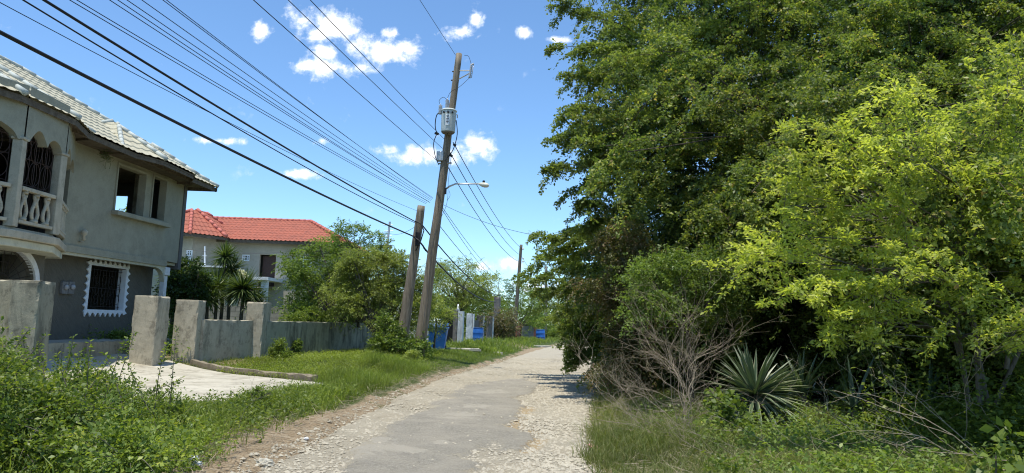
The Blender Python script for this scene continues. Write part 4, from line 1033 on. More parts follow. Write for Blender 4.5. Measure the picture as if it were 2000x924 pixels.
# transformer
tc = at(876, 236, YP - .42); tx = MB(); tx.tube([tc + Vector((.0, 0, z)) for z in (-.42, -.40, .30, .33)], [.235, .25, .262, .262], 24)
tf = tx.build('transformer', 'trafo', pole, False, .008)
for p in tf.data.polygons: p.use_smooth = len(p.vertices) == 4
f = MB(); f.tube([tc + Vector((0, 0, z)) for z in (.333, .36, .40, .43)], [.285, .285, .24, .12], 24); f.build('lid', 'trafo', tf, True)
f = MB(); f.tube([tc + Vector((0, 0, z)) for z in (-.46, -.423)], [.2, .235], 24); f.build('base_ring', 'gatepost_grey', tf)
for dx, h0 in ((-.07, .42), (-.30, .22)):
    f = MB(); q = tc + Vector((dx, -.05, h0)); f.tube([q + Vector((0, 0, .025 * i)) for i in range(13)], [.05 if i % 2 else .075 for i in range(13)], 10); f.tube([q + Vector((0, 0, .3)), q + Vector((0, 0, .37))], .02, 6)
    f.build('bushing', 'porcelain', tf, True)
for dx in (-.15, 0.0, .15):
    f = MB(); q = tc + Vector((dx, -.262 * math.cos(dx * 4), .24)); f.tube([q, q + Vector((0, -.10, .0))], [.035, .025], 8); f.build('terminal', 'iron_dark', tf)
f = MB(); f.box(tc.x - .075, tc.x + .06, tc.y - .272, tc.y - .264, tc.z - .22, tc.z + .16); nm = f.build('name_plate', 'white_trim', tf)
f = MB()
for k, (zz, w_) in enumerate(((.10, .045), (.06, .03), (.0, .045), (-.05, .04), (-.10, .045), (-.15, .03))): f.box(tc.x - .01 - w_, tc.x - .01 + w_, tc.y - .276, tc.y - .2735, tc.z + zz - .012, tc.z + zz + .012)
f.build('marking', 'rubber', nm)
f = MB(); f.box(tc.x - .05, tc.x + .05, YP - .2, YP + .0, tc.z - .3, tc.z + .3); f.build('mount', 'steel', tf)
f = MB(); q = at(889, 225, YP - .42); f.tube([q, q + Vector((.08, 0, .02)), q + Vector((.08, 0, -.1))], .02, 6); f.build('hook', 'steel', tf)
# grey junction box and clamp lower down
q = at(860, 306, YP - .12); f = MB(); f.box(q.x - .13, q.x + .12, q.y - .12, q.y + .1, q.z - .17, q.z + .17); jb = f.build('junction_box', 'steel', pole, False, .02)
f = MB(); q2 = onpole(318); f.tube([q2 + Vector((-.2, -.02, -.04)), q2 + Vector((.26, -.1, -.02))], .03, 6); f.build('clamp', 'steel', pole)
# jumper leads
def lead(pts, r=.012, mat='wire', name='lead'):
    f = MB(); P_ = [Vector(p) for p in pts]; out = []
    for i in range(len(P_) - 1):
        a0 = P_[max(i - 1, 0)]; a1 = P_[i]; a2 = P_[i + 1]; a3 = P_[min(i + 2, len(P_) - 1)]
        for k in range(6):
            t = k / 6; out.append(.5 * ((2 * a1) + (a2 - a0) * t + (2 * a0 - 5 * a1 + 4 * a2 - a3) * t * t + (3 * a1 - a0 - 3 * a2 + a3) * t ** 3))
    out.append(P_[-1]); f.tube(out, r, 6); return f.build(name, mat, pole, True)
Yj = YP - .45
lead([at(862, 218, Yj), at(853, 225, Yj), at(850, 245, Yj), at(853, 260, Yj)], .018)
lead([at(853, 262, Yj), at(847, 280, Yj), at(850, 305, Yj), at(857, 322, Yj)], .016)
lead([at(891, 235, Yj), at(893, 262, Yj), at(886, 290, Yj), at(876, 305, Yj), at(868, 315, Yj)], .016)
lead([at(875, 232, Yj), at(874, 262, Yj)], .012)
lead([at(907, 108, YP - .1), at(915, 110, YP - .2), at(920, 124, YP - .3)], .008)
lead([at(917, 152, YP - .3), at(897, 170, Yj), at(880, 180, Yj), at(872, 198, Yj)], .008)
lead([at(874, 196, Yj), at(866, 190, Yj), at(858, 196, Yj), at(859, 203, Yj)], .008)
lead([at(882, 300, YP - .2), at(876, 350, YP - .2), at(872, 400, YP - .2), at(848, 460, YP - .22), at(836, 560, YP - .24), at(826, 640, YP - .26)], .007, 'wire_grey')
lead([at(877, 372, YP - .2), at(879, 382, YP - .2), at(873, 392, YP - .2)], .006, 'wire')
for (u_, v_, s_) in ((853, 261, .07), (888, 283, .05), (881, 304, .05)):
    f = MB(); q = at(u_, v_, Yj + .1); f.tube([q + Vector((-s_, 0, .02)), q + Vector((s_, 0, -.02))], .045, 7); f.build('connector', 'rubber', pole, True)
# street light on a bent arm
f = MB(); q = onpole(372); f.tube([q + Vector((.10, 0, 0)), at(878, 364, YP - .1), at(890, 359, YP - .15), at(938, 359, YP - .5)], [.034, .034, .03, .027], 8); f.build('lamp_arm', 'lamp_metal', pole, True)
f = MB(); f.box(q.x + .06, q.x + .2, q.y - .08, q.y + .08, q.z - .12, q.z + .08); f.build('arm_bracket', 'iron_dark', pole)
f = MB(); h0 = at(936, 359, YP - .48); h1 = at(955, 363, YP - .65); ax_ = (h1 - h0)
f.tube([h0 + ax_ * t for t in (-.05, .1, .35, .6, .85, 1.0)], [.03, .06, .085, .095, .075, .02], 12)
f.mapv(lambda x, y, z: (x, y, h0.z + (z - h0.z) * (.75 if z > h0.z else 1)))
lh = f.build('lamp_head', 'lens', pole, True)
f = MB(); f.tube([h0 + ax_ * .45 + Vector((0, 0, .05)), h0 + ax_ * .45 + Vector((0, 0, .13)), h0 + ax_ * .45 + Vector((0, 0, .15))], [.04, .05, .03], 10); f.build('photocell', 'rubber', lh, True)
# thick telecom stump pole behind
P2B = at(783, 660, 25.9); P2B.z = gz(P2B.x, P2B.y) - .05; P2T = at(823, 402, 25.7)
pole2 = thing('utility_pole', 'short thick sawn-off wooden pole leaning right, behind and left of the tall pole', 'utility pole', P2B)
f = MB(); pole_mb(f, P2B, P2T, .22, .135); f.build('post', 'pole', pole2, True)
f = MB(); f.box(-.09, .09, -.2, -.08, -.28, .22); q = P2B.lerp(P2T, .78); f.mapv(lambda x, y, z: (x + q.x + .06, y + q.y, z + q.z)); f.build('splice_box', 'rubber', pole2, False, .02)
def lead2(pts, r=.014):
    f = MB(); f.tube(pts, r, 6); f.build('lead', 'wire', pole2, True)
lead2([at(811, 432, 25.4), at(822, 437, 25.3), at(828, 450, 25.3), at(822, 470, 25.3), at(812, 490, 25.4)], .02)
lead2([at(806, 461, 25.4), at(818, 470, 25.3), at(826, 480, 25.3), at(832, 490, 25.3)], .03)
# the far poles
P3B = at(1004, 664, 69); P3B.z = gz(P3B.x, P3B.y); P3T = at(1018, 478, 69)
pole3 = thing('utility_pole', 'slim far wooden pole with small insulators, standing on the verge before the red wall', 'utility pole', P3B)
f = MB(); pole_mb(f, P3B, P3T, .22, .14, 10); f.build('post', 'bark', pole3, True)
for v_ in (486, 505, 511):
    f = MB(); q = at(1020, v_, 68.8); f.tube([q, q + Vector((.16, 0, .02))], .09, 6); f.build('insulator', 'porcelain', pole3)
def simple_pole(label, px0, py0, px1, py1, Y, r, mat='pole_grey'):
    b0 = at(px0, py0, Y); t0 = at(px1, py1, Y); b0.z = min(b0.z, gz(b0.x, b0.y)); o = thing('utility_pole', label, 'utility pole', b0)
    f = MB(); pole_mb(f, b0, t0, r, r * .7, 10, 12); f.build('post', mat, o, True); return t0
T4 = simple_pole('pale concrete pole beside the farthest blue barrel, half lost in the branches', 1065, 664, 1067, 520, 80, .2)
T5 = simple_pole('thin distant pole to the left of the road bend, under the far trees', 1089, 656, 1091, 560, 115, .2)
T6 = simple_pole('thinnest dark pole at the end of the road under the overhanging leaves', 1113, 650, 1114, 560, 140, .22)

# ------------------------------------------------------------------ overhead wires
def wire(label, A, edge, kx, r, group, sagf=.02, mat='wire', A2=None, cat='wire'):
    """from attachment A back past the picture edge point `edge` on the vertical plane X = A.x + kx (Y - A.y)"""
    rr_ = ray(*edge); t = (A.x - kx * A.y) / (rr_.x - kx * rr_.y); B = Vector((0, 0, EYE)) + rr_ * t
    f = (A.y + 22) / max(2.0, (A.y - B.y)); Cn = A + (B - A) * f
    # parabola through A, B and C
    tb = 1 / f; sag = sagf * (Cn - A).length; lift = 4 * sag * tb * (1 - tb); Cn = Cn + Vector((0, 0, lift / tb))
    pts = []
    for i in range(41):
        t = i / 40; p = A.lerp(Cn, t); p.z -= 4 * sag * t * (1 - t); pts.append(p)
    f = MB(); f.tube(pts, r, 6); o = f.build('overhead_wire', mat, None, True); return props(o, label, cat, group)
def span(label, A, B, r, group, sag=.3, mat='wire'):
    pts = []
    for i in range(25):
        t = i / 24; p = A.lerp(B, t); p.z -= 4 * sag * t * (1 - t); pts.append(p)
    f = MB(); f.tube(pts, r, 5); return props(f.build('overhead_wire', mat, None, True), label, 'wire', group)
KX = .125; g1_, g2_, g3_ = 'heavy black cables low on the pole line', 'thin telephone wires fanning to the leaning poles', 'power lines high on the tall pole'
wire('thickest black cable, lowest of the wires, crossing from the left edge above the grey house', at(806, 461, 25.6), (0, 63), KX, .024, g1_, .012)
wire('thick black cable above a twisted pair, entering at the top left corner', at(813, 434, 25.6), (86, 0), KX, .018, g1_, .012)
tw = wire('twisted pair of black wires hanging close beneath the second thick cable', at(812, 436, 25.6), (45, 0), KX, .010, g1_, .022)
for (ed, ay, sg_) in (((0, 5), 412, .018),):
    wire('single thin wire between the thickest cable and the twisted pair', at(815, ay, 25.6), ed, KX, .005, g2_, sg_)
TEL = [((136, 0), (832, 398)), ((150, 0), (834, 396)), ((214, 0), (838, 394)), ((230, 0), (840, 396)), ((248, 0), (841, 392)), ((277, 0), (843, 390)), ((318, 0), (845, 386)), ((325, 0), (845, 388))]
for (ed, an_) in TEL:
    wire('thin black telephone wire in the fan from the top edge to the tall pole middle', at(an_[0], an_[1], 25.0), ed, KX, .0055, g2_, .010)
wire('power line entering above the small left cloud and ending at the junction box', at(856, 316, 24.95), (495, 0), KX, .008, g3_, .006)
wire('power line crossing the big cloud, middle one of the three high lines', at(864, 290, 24.95), (563, 0), KX, .008, g3_, .006)
wire('power line passing right of the big cloud to just under the transformer', at(868, 272, 24.95), (606, 0), KX, .008, g3_, .006)
wire('topmost power line running from the picture top to the tip of the tall pole', at(890, 108, 24.9), (820, 0), KX, .008, g3_, .004)
g4_, g5_ = 'power lines between the tall pole and the far pole', 'sagging telephone cables beyond the leaning poles'
span('power line from under the transformer to the top of the far pole', at(885, 278, 25), at(1020, 486, 69), .016, g4_, .5)
span('power line just below the transformer reaching the far pole second from its top', at(878, 296, 25), at(1019, 500, 69), .016, g4_, .6)
span('lowest of the three lines reaching the far pole, from the junction box', at(869, 316, 25), at(1017, 512, 69), .016, g4_, .7)
span('thin service wire running right from the tall pole into the big tree', at(866, 400, 25), at(1180, 470, 23), .007, g3_, .35)
for (u0, v0, u1, v1, s_, r_) in ((862, 402, 1010, 560, .7, .010), (864, 410, 1008, 563, .9, .010), (858, 440, 1008, 566, .8, .012)):
    span('thin telephone line sagging from the tall pole towards the far pole', at(u0, v0, 25), at(u1, v1, 69), r_, g5_, s_)
span('black cable sagging from the sawn-off pole into the olive tree', at(825, 440, 25.6), at(1000, 575, 66), .026, g5_, 1.0)
span('black cable lowest behind the tall pole, running down into the trees', at(828, 484, 25.6), at(968, 590, 52), .035, g5_, .5)
span('thin line between the far pole and the pale concrete pole', at(1018, 500, 69), at(1067, 560, 80), .016, g4_, .3)
span('low telephone line from the far pole towards the distant poles', at(1010, 560, 69), T5, .02, g5_, .8)
span('service wire from the sawn-off pole across to the mast with the platform', at(815, 440, 25.7), at(760, 455, 46), .008, g2_, .2)
span('fence wire strung above the flat white roof', at(360, 486, 36), at(560, 492, 36), .008, g2_, .15, 'wire_grey')

# ------------------------------------------------------------------ verge: bins, gates, fences
def barrel(label, px, py, h, r, group, tilt=0.0, mat='blue', lid=True, loc=None):
    p = ghit(px, py) if loc is None else Vector(loc); p.z = gz(p.x, p.y) - .02
    o = thing('plastic_barrel', label, 'barrel', p, group)
    f = MB(); n = 28
    prof = [(0, .92), (.03, .98), (.12, 1.0), (.27, 1.02), (.30, 1.05), (.33, 1.02), (.62, 1.02), (.65, 1.05), (.68, 1.02), (.86, 1.0), (.94, .93), (.96, .90)]
    f.tube([p + Vector((tilt * z * h, 0, z * h)) for z, _ in prof], [q * r for _, q in prof], n); f.build('body', mat, o, True)
    if lid:
        f = MB(); f.tube([p + Vector((tilt * z * h, 0, z * h)) for z in (.962, .965, 1.0, 1.002)], [.96 * r, .99 * r, .99 * r, .90 * r], n); f.build('rim', mat, o, True)
    return o
gb_ = 'blue plastic bins along the grass verge'
bp = ghit(853, 682)
bn = thing('wheeled_bin', 'large battered blue bin behind the tall pole, its raised lid under hanging leaves', 'bin', bp, gb_)
f = MB(); p = bp; w0, w1, hh = .36, .42, .98
k = len(f.v)
for (z, w_, d_) in ((-.03, .33, .30), (.12, .34, .31), (.5, .375, .345), (hh - .08, .41, .38), (hh - .07, .44, .41), (hh, .44, .41)):
    for (sx_, sy_) in ((-1, -1), (1, -1), (1, 1), (-1, 1)): f.v.append((p.x + sx_ * w_ + .04 * z, p.y + sy_ * d_, p.z + z))
for i in range(5):
    for j in range(4): f.f.append((k + i * 4 + j, k + i * 4 + (j + 1) % 4, k + i * 4 + 4 + (j + 1) % 4, k + i * 4 + 4 + j))
f.f.append((k + 3, k + 2, k + 1, k)); f.f.append((k + 20, k + 21, k + 22, k + 23)); f.build('body', 'blue', bn, False, .03)
f = MB(); lp_ = rough_box(p.x - .42, p.x + .44, p.y - .40, p.y + .42, p.z + hh + .005, p.z + hh + .1, .1, .02, .02)
lp_.mapv(lambda x, y, z: (x, y, z + .12 * max(0, (x - p.x)))); lp_.build('lid', 'blue', bn, True)
f = MB()
for s_ in (-1, 1): f.tube([p + Vector((s_ * .30, .36, .05)), p + Vector((s_ * .38, .36, .05))], .11, 14)
f.build('wheel', 'rubber', bn, True)
q = ghit(833, 680)
pb = rough_box(q.x - .28, q.x + .25, q.y + .25, q.y + .75, q.z - .02, q.z + .74, .1, .01, .02)
solid('storage_tub', 'pale faded blue tub standing between the tall pole and the battered blue bin', 'tub', pb, 'blue_pale', gb_, True)
barrel('upright blue barrel before the grey gate pillars, a beige plank on each side', 933, 668, .92, .34, gb_)
barrel('small blue barrel leaning beside the pale concrete pole, farthest along the verge', 1056, 664, .95, .42, gb_, -.06)
# gate pillars
def gatepost(label, px0, px1, px2, pyt, pyb, group, mats=('gatepost_grey', 'gatepost_white'), cap=False):
    """front face px0..px1, road face px1..px2"""
    a = ghit(px0, pyb); b = at(px1, pyb, a.y); x1 = b.x; 
    r = ray(px2, pyb); y2 = min(a.y + 1.2, x1 / (r.x / r.y) if abs(r.x) > 1e-6 and x1 / (r.x / r.y) > a.y else a.y + .5)
    zt = at(px0, pyt, a.y).z; o = thing('gate_pillar', label, 'pillar', (a.x, a.y, a.z), group)
    rough_box(a.x, x1, a.y, y2, a.z - .1, zt, .1, .01, .02).build('shaft', mats[0], o)
    f = MB(); xw = at(px2, pyb, a.y + .06).x; f.box(x1 + .022, max(xw, x1 + .06), a.y + .06, y2 - .02, a.z - .1, zt - .03)
    f.build('painted_face', mats[1], o)
    if cap: f = MB(); f.tube([(x1, a.y + .2, zt), (x1, a.y + .2, zt + .12), (x1, a.y + .2, zt + .35)], [.10, .06, .03], 8); f.build('finial', 'white', o, True)
    return a, x1, y2, zt
gg = 'gate pillars beyond the leaning poles'
gatepost('tall gate pillar with dark grey front, broad white road side and small white finial', 881, 891, 902, 606, 673, gg, cap=True)
gatepost('pale grey pillar with a white edge, left of the upright blue barrel', 909, 921, 924, 612, 667, gg, ('gatepost_white', 'white'))
gatepost('grey ribbed pillar with white sides, right behind the upright blue barrel', 930, 941, 944, 615, 662, gg)
gatepost('plain grey pillar with a white left edge, right of the upright blue barrel', 949, 960, 963, 617, 665, gg)
gatepost('white pillar half hidden by leaves, left of the dark iron gate', 855, 862, 866, 603, 640, gg, ('white', 'white'))
a = ghit(962, 664)
c_ = rough_box(a.x, a.x + .5, a.y, a.y + .5, a.z, at(968, 580, a.y).z, .12, .02, .03)
col_ = thing('unfinished_column', 'tall dark raw concrete column with a bare steel rod on top', 'column', a); c_.build('shaft', 'gatepost_grey', col_)
f = MB(); z = at(968, 580, a.y).z
for dx, h_ in ((.12, .8), (.3, 1.15), (.38, .6)): f.tube([(a.x + dx, a.y + .2, z - .1), (a.x + dx, a.y + .2, z + h_)], .016, 5)
f.build('steel_rod', 'iron', col_)
# low walls between those pillars
def fwall(label, name, pts, pyt, mat, cat='wall', thick=.12, ribs=False):
    A = ghit(*pts[0]); B = ghit(*pts[1]); L = (Vector((B.x, B.y)) - Vector((A.x, A.y))).length; zt = at(pts[0][0], pyt, A.y).z
    mb = MB()
    if ribs:
        k = int(L / .17); 
        for i in range(k): x = i * L / k; mb.box(x, x + L / k * .96, -.012 - .02 * (i % 2), .012, 0, zt - min(A.z, B.z) + .04 * mn.noise(Vector((i * 3.3, 0, 0))))
    else: mb.box(0, L, -thick / 2, thick / 2, -.1, zt - min(A.z, B.z))
    along(mb, (A.x, A.y), (B.x, B.y)).mapv(lambda x, y, z: (x, y, z + min(A.z, B.z)))
    return solid(name, label, cat, mb, mat)
fwall('short grey wall joining the pillars behind the upright blue barrel', 'garden_wall', ((915, 664), (968, 661)), 625, 'gatepost_grey')
fwall('low brick-red wall section left of the far wooden pole', 'garden_wall', ((983, 660), (1003, 660)), 637, 'red_wall')
fwall('brick-red gate wall just right of the far wooden pole', 'garden_wall', ((1008, 663), (1016, 661)), 637, 'red_wall')
fwall('narrow white wall end beside the brick-red gate wall', 'garden_wall', ((1016, 661), (1019, 661)), 639, 'white')
fwall('grey corrugated sheet fence right of the brick-red wall', 'sheet_fence', ((1019, 662), (1042, 661)), 637, 'zinc', 'fence', ribs=True)
fwall('farthest low red wall between the grey sheet fence and the farthest blue barrel', 'garden_wall', ((1042, 660), (1053, 659)), 640, 'red_wall')
fwall('distant low grey fence under the trees past the pale concrete pole', 'sheet_fence', ((1070, 657), (1092, 655)), 646, 'zinc', 'fence', ribs=True)
# timber posts around
for (u, v, t_, lb) in ((994, 661, 637, 'first thin grey fence post left of the far wooden pole'), (999, 662, 638, 'second thin grey fence post left of the far wooden pole'), (1037, 661, 634, 'dark fence post at the right end of the grey sheet fence')):
    a = ghit(u, v); f = MB(); zt = at(u, t_, a.y).z; f.box(a.x - .09, a.x + .09, a.y - .09, a.y + .09, a.z - .05, zt); solid('fence_post', lb, 'post', f, 'gatepost_grey', 'posts near the far pole', False, .01)
# beige boards leaning on the pillars
for (u, v, t_, w_, lb) in ((907, 661, 645, .45, 'beige board leaning at the foot of the pale grey pillar, left of the barrel'), (950, 660, 645, .4, 'beige board leaning right of the upright blue barrel'), (962, 660, 648, .35, 'smallest beige board leaning against the tall dark column')):
    a = ghit(u, v + 4); zt = at(u, t_, a.y).z; h_ = zt - a.z
    f = MB(); k = len(f.v)
    f.box(0, w_, -.02, .02, 0, h_); f.mapv(lambda x, y, z: (a.x + x + z * .32, a.y - .35 + y + z * .25, a.z - .02 + z)); solid('leaning_board', lb, 'board', f, 'timber', 'beige boards leaning on the gate pillars', False, .005)
# iron gate
a = ghit(867, 674); b = ghit(882, 673); gt_ = thing('iron_gate', 'dark ornate iron gate between the white pillar and the tall gate pillar', 'gate', a)
zt = at(872, 606, a.y).z; L = (Vector((b.x, b.y)) - Vector((a.x, a.y))).length
f = MB(); 
for i in range(9): x = L * i / 8; f.tube([(x, 0, .08), (x, 0, zt - a.z - .35 + .35 * math.sin(math.pi * i / 8))], .03, 5)
for z in (.15, 1.0): f.tube([(0, 0, z), (L, 0, z)], .035, 5)
f.tube([(L * i / 16, 0, zt - a.z - .35 + .35 * math.sin(math.pi * i / 16)) for i in range(17)], .04, 5)
along(f, (a.x, a.y), (b.x, b.y)).mapv(lambda x, y, z: (x, y, z + a.z)); f.build('bars', 'iron_dark', gt_)
f = MB()
for i in range(3):
    for z in (.45, 1.35, 1.75): f.tube([(L * (i + .5) / 3 + .16 * math.cos(q), -.01, z + .17 * math.sin(q)) for q in np.linspace(0, 6.28, 13)], .025, 4, False)
along(f, (a.x, a.y), (b.x, b.y)).mapv(lambda x, y, z: (x, y, z + a.z)); f.build('scrollwork', 'iron_dark', gt_)
# breeze block screen glimpsed between the poles
a = ghit(795, 684); scr = MB()
for i in range(6):
    for k in range(6):
        x0, z0 = i * .24, k * .24
        scr.box(x0, x0 + .24, -.05, .05, z0, z0 + .035); scr.box(x0, x0 + .035, -.05, .05, z0 + .035, z0 + .24); scr.tube([(x0 + .137 + .07 * math.cos(q), 0, z0 + .137 + .07 * math.sin(q)) for q in np.linspace(0, 6.28, 9)], .018, 4, False)
scr.mapv(lambda x, y, z: (a.x - .3 + x, a.y + 2.4 + y, a.z - .1 + z)); solid('breeze_block_screen', 'white pierced block screen glimpsed between the two leaning poles', 'screen', scr, 'white')
# slabs of broken kerb lying in the verge grass
for (u, v, L_, rz_, lb) in ((905, 683, 1.6, .35, 'flat pale concrete strip in the grass right of the battered bin'), (1053, 677, 2.4, .9, 'flat pale slab on the verge before the road bend'), (965, 690, .8, .2, 'small pale slab on the grass verge nearer than the flat pale strip')):
    a = ghit(u, v); f = rough_box(-L_ / 2, L_ / 2, -.2, .2, -.05, .07, .15, .01, .02); f.mapv(lambda x, y, z: (a.x + x * math.cos(rz_) - y * math.sin(rz_), a.y + x * math.sin(rz_) + y * math.cos(rz_), a.z + z)); solid('concrete_slab', lb, 'slab', f, 'slab', 'broken slabs on the verge')
# litter
def crumple(u, v, s_, mat, label, zoff=.02):
    a = ghit(u, v); bm = bmesh.new(); bmesh.ops.create_icosphere(bm, subdivisions=3, radius=s_)
    for q in bm.verts: q.co = q.co * (1 + .5 * mn.noise(q.co * (3 / s_)) + .3 * mn.noise(q.co * (8 / s_))); q.co.z *= .55
    me = bpy.data.meshes.new('litter'); bm.to_mesh(me); bm.free(); me.materials.append(M[mat]); o = bpy.data.objects.new('litter', me); C.objects.link(o); o.location = a + Vector((0, 0, zoff + s_ * .3)); props(o, label, 'litter', 'litter on the ground')
crumple(350, 877, .055, 'litter', 'small white crumpled cup standing in the weeds at the lower left', .06)
crumple(372, 906, .08, 'litter', 'torn white plastic bag lying in the dry twigs at the lower left')
crumple(385, 913, .05, 'litter', 'small scrap of white plastic right beside the torn bag')
crumple(1158, 877, .055, 'litter_pink', 'crumpled pink wrapper at the right edge of the road')
crumple(516, 912, .10, 'slab', 'flat whitish lump at the left edge of the road, bottom of the picture', 0)
crumple(238 + 360, 861, .03, 'litter', 'tiny white scrap on the bare soil at the left road edge')

# ================================================================== vegetation
def left_side(x, y): return Lf(y) - x
def grass_mesh(name, n, sampler, hmin, hmax, wid, mat, dens, lean=.35, seed=3, bend=.35):
    r = np.random.default_rng(seed); x, y = sampler(r, n); k = dens(x, y) > r.random(len(x)); x, y = x[k], y[k]; m = len(x)
    hv = hmin + (hmax - hmin) * r.random(m) ** 1.8; hv = hv * (.65 + .7 * np.clip(vnoise(x, y, .9, 2) + .5, 0, 1))
    z = terrain(x, y) - .01; a = r.random(m) * 6.283; w_ = wid * (.6 + .8 * r.random(m))
    sx_, sy_ = np.cos(a) * w_ / 2, np.sin(a) * w_ / 2
    lx, ly = r.normal(0, lean, m) * hv, r.normal(0, lean, m) * hv
    P0 = np.stack([x - sx_, y - sy_, z], -1); P1 = np.stack([x + sx_, y + sy_, z], -1)
    P2 = np.stack([x + lx * .45 + sx_ * .8, y + ly * .45 + sy_ * .8, z + hv * .6], -1); P3 = np.stack([x + lx * .45 - sx_ * .8, y + ly * .45 - sy_ * .8, z + hv * .6], -1)
    T = np.stack([x + lx * (1 + bend), y + ly * (1 + bend), z + hv * (1 - .2 * r.random(m))], -1)
    T2 = T + np.stack([sx_, sy_, np.zeros(m)], -1) * .1
    V = np.concatenate([np.stack([P0, P1, P2, P3], 1), np.stack([P3, P2, T2, T], 1)])
    rn = r.random(m) * .7 + .3 * np.clip(vnoise(x, y, 1.3, 8) * .5 + .5, 0, 1); return rawquads(name, V, mat, None, np.concatenate([rn, rn]))
def smp(x0, x1, y0, y1, p=1.6):
    def f(r, n): return x0 + (x1 - x0) * r.random(n), y0 + (y1 - y0) * r.random(n) ** p
    return f
def lawn(x, y):
    dl = left_side(x, y); d = sm((dl - .45) / .5 + .3 * vnoise(x, y, 3, 2)) * (~drv(x, y))
    d = d * (1 - .85 * np.exp(-(((x + 3.0) / 1.0) ** 2 + ((y - 9.4) / 2.8) ** 2))) * (1 - .8 * np.exp(-(((x + 4.3) / .6) ** 2 + ((y - 17.1) / .7) ** 2)))
    d = d * (1 - .7 * np.exp(-(((x - .4) / 2.0) ** 2 + ((y - 47) / 4) ** 2)))
    return d * (.75 + .25 * vnoise(x, y, 2, 1))
g = grass_mesh('grass', 300000, smp(-9, 2, 6, 40, 1.3), .04, .15, .009, 'grass', lambda x, y: lawn(x, y) * (y > 14.5) * (left_side(x, y) < 8))
props(g, 'short lush grass on the mound and verge left of the road', 'grass', kind='stuff')
g = grass_mesh('grass', 90000, smp(-7, -2, 6, 22, 1.0), .10, .34, .009, 'grass', lambda x, y: lawn(x, y) * (left_side(x, y) < 2.6) * (left_side(x, y) > .5), .3, 5)
props(g, 'longer grass along the left edge of the road beside the driveway', 'grass', kind='stuff')
g = grass_mesh('grass', 90000, smp(-14, 13, 34, 120, 1.8), .12, .35, .03, 'grass', lambda x, y: sm((left_side(x, y) - .4) / 1.0) * (left_side(x, y) < 9), .3, 6)
props(g, 'grass on the far verge before the bend', 'grass', kind='stuff')
def rgrass(x, y): return sm((x - Rf(y) + .1) / .35 + .5 * vnoise(x, y, 3, 2)) * (x - Rf(y) < 4.0) * (.7 + .3 * vnoise(x, y, 2, 4))
g = grass_mesh('grass', 170000, smp(.8, 7.5, 6.0, 16, 1.3), .05, .30, .008, 'grass_dry', rgrass, .4, 7)
props(g, 'long half dry grass on the right verge in front of the agave', 'grass', kind='stuff')
g = grass_mesh('grass', 60000, smp(1.0, 8, 14, 45, 1.3), .06, .22, .014, 'grass', lambda x, y: rgrass(x, y) * (x - Rf(y) < 2.5), .35, 8)
props(g, 'thin green grass under the tree edge on the right of the road', 'grass', kind='stuff')
# dry straw litter lying on the bare soil
def straw(name, n, sampler, dens, lmin, lmax, seed, lab):
    r = np.random.default_rng(seed); x, y = sampler(r, n); k = dens(x, y) > r.random(len(x)); x, y = x[k], y[k]; m = len(x)
    z = terrain(x, y) + .01 + .05 * r.random(m) ** 2; a = r.random(m) * 6.283; L = lmin + (lmax - lmin) * r.random(m) ** 2
    D = norm(np.stack([np.cos(a), np.sin(a), r.normal(0, .18, m)], -1)); P = np.stack([x, y, z], -1)
    o = leafmesh(name, P, D, np.tile([0, 0, 1.0], (m, 1)) + r.normal(0, .4, (m, 3)), L, .006, 'dead', None, None, 0); props(o, lab, 'straw', kind='stuff')
straw('dry_stalks', 26000, smp(-6, -.5, 6.5, 24, 1.2), lambda x, y: np.exp(-((left_side(x, y) - .5) / .6) ** 2) + .9 * np.exp(-(((x + 3.1) / .9) ** 2 + ((y - 9.4) / 2.2) ** 2)), .05, .5, 12, 'dry stalks and straw along the bare soil at the left road edge')
straw('dry_stalks', 16000, smp(.8, 7, 6.5, 14, 1.2), lambda x, y: .8 * sm((x - Rf(y)) / .5), .06, .6, 13, 'dry stalks lying through the right verge')

f = MB()
for off in (0, .05):
    P_ = []
    for k in range(15):
        q = atz(425 + 198 * k / 14, 795 - 34 * k / 14 - off * 60 + 2 * math.sin(k * 1.3 + off * 9), .08); q.z = float(base(np.float64(q.x), np.float64(q.y))) + .055; P_.append(q)
    f.tube(P_, .012, 5)
props(f.build('old_cable', 'wire', None, True), 'pair of dark cables lying across the front edge of the driveway slab', 'cable')
# --- leafy weeds: low broad-leaved ground cover
def weeds(name, label, n, sampler, dens, h0, h1, leaf, mat, seed, per=16, cat='weeds', group=None, kind='stuff'):
    r = np.random.default_rng(seed); x, y = sampler(r, n); k = dens(x, y) > r.random(len(x)); x, y = x[k], y[k]; m = len(x)
    h = h0 + (h1 - h0) * r.random(m) ** 1.5; O = np.stack([x, y, terrain(x, y)], -1)
    A = norm(np.stack([r.normal(0, .35, m), r.normal(0, .35, m), np.ones(m)], -1))
    t = (np.arange(per)[None] + r.random((m, per))) / per; P = O[:, None] + A[:, None] * (h[:, None] * t)[..., None] + r.normal(0, .045, (m, per, 3)) * (h[:, None, None] / .3)
    D = norm(r.normal(0, 1, (m, per, 3)) * np.array([1, 1, .35]) + np.array([0, 0, .25])); N = norm(r.normal(0, .45, (m, per, 3)) + np.array([0, 0, 1.0]))
    L = leaf * (.6 + .8 * r.random(m * per)); o = leafmesh(name, P.reshape(-1, 3), D.reshape(-1, 3), N.reshape(-1, 3), L, L * .55, mat, None, r.random(m * per) * .6 + .4 * np.repeat(r.random(m), per))
    return props(o, label, cat, group, kind)
weeds('weeds', 'low leafy weeds covering the ground between the bush and the road', 9000, smp(-7.6, -2.4, 6.2, 14.5, 1.2), lambda x, y: lawn(x, y) * (~drv(x, y)) * (1 + .3 * vnoise(x, y, 2.2, 5)) * (left_side(x, y) < 5), .08, .32, .05, 'leaf_weed', 21, 14)
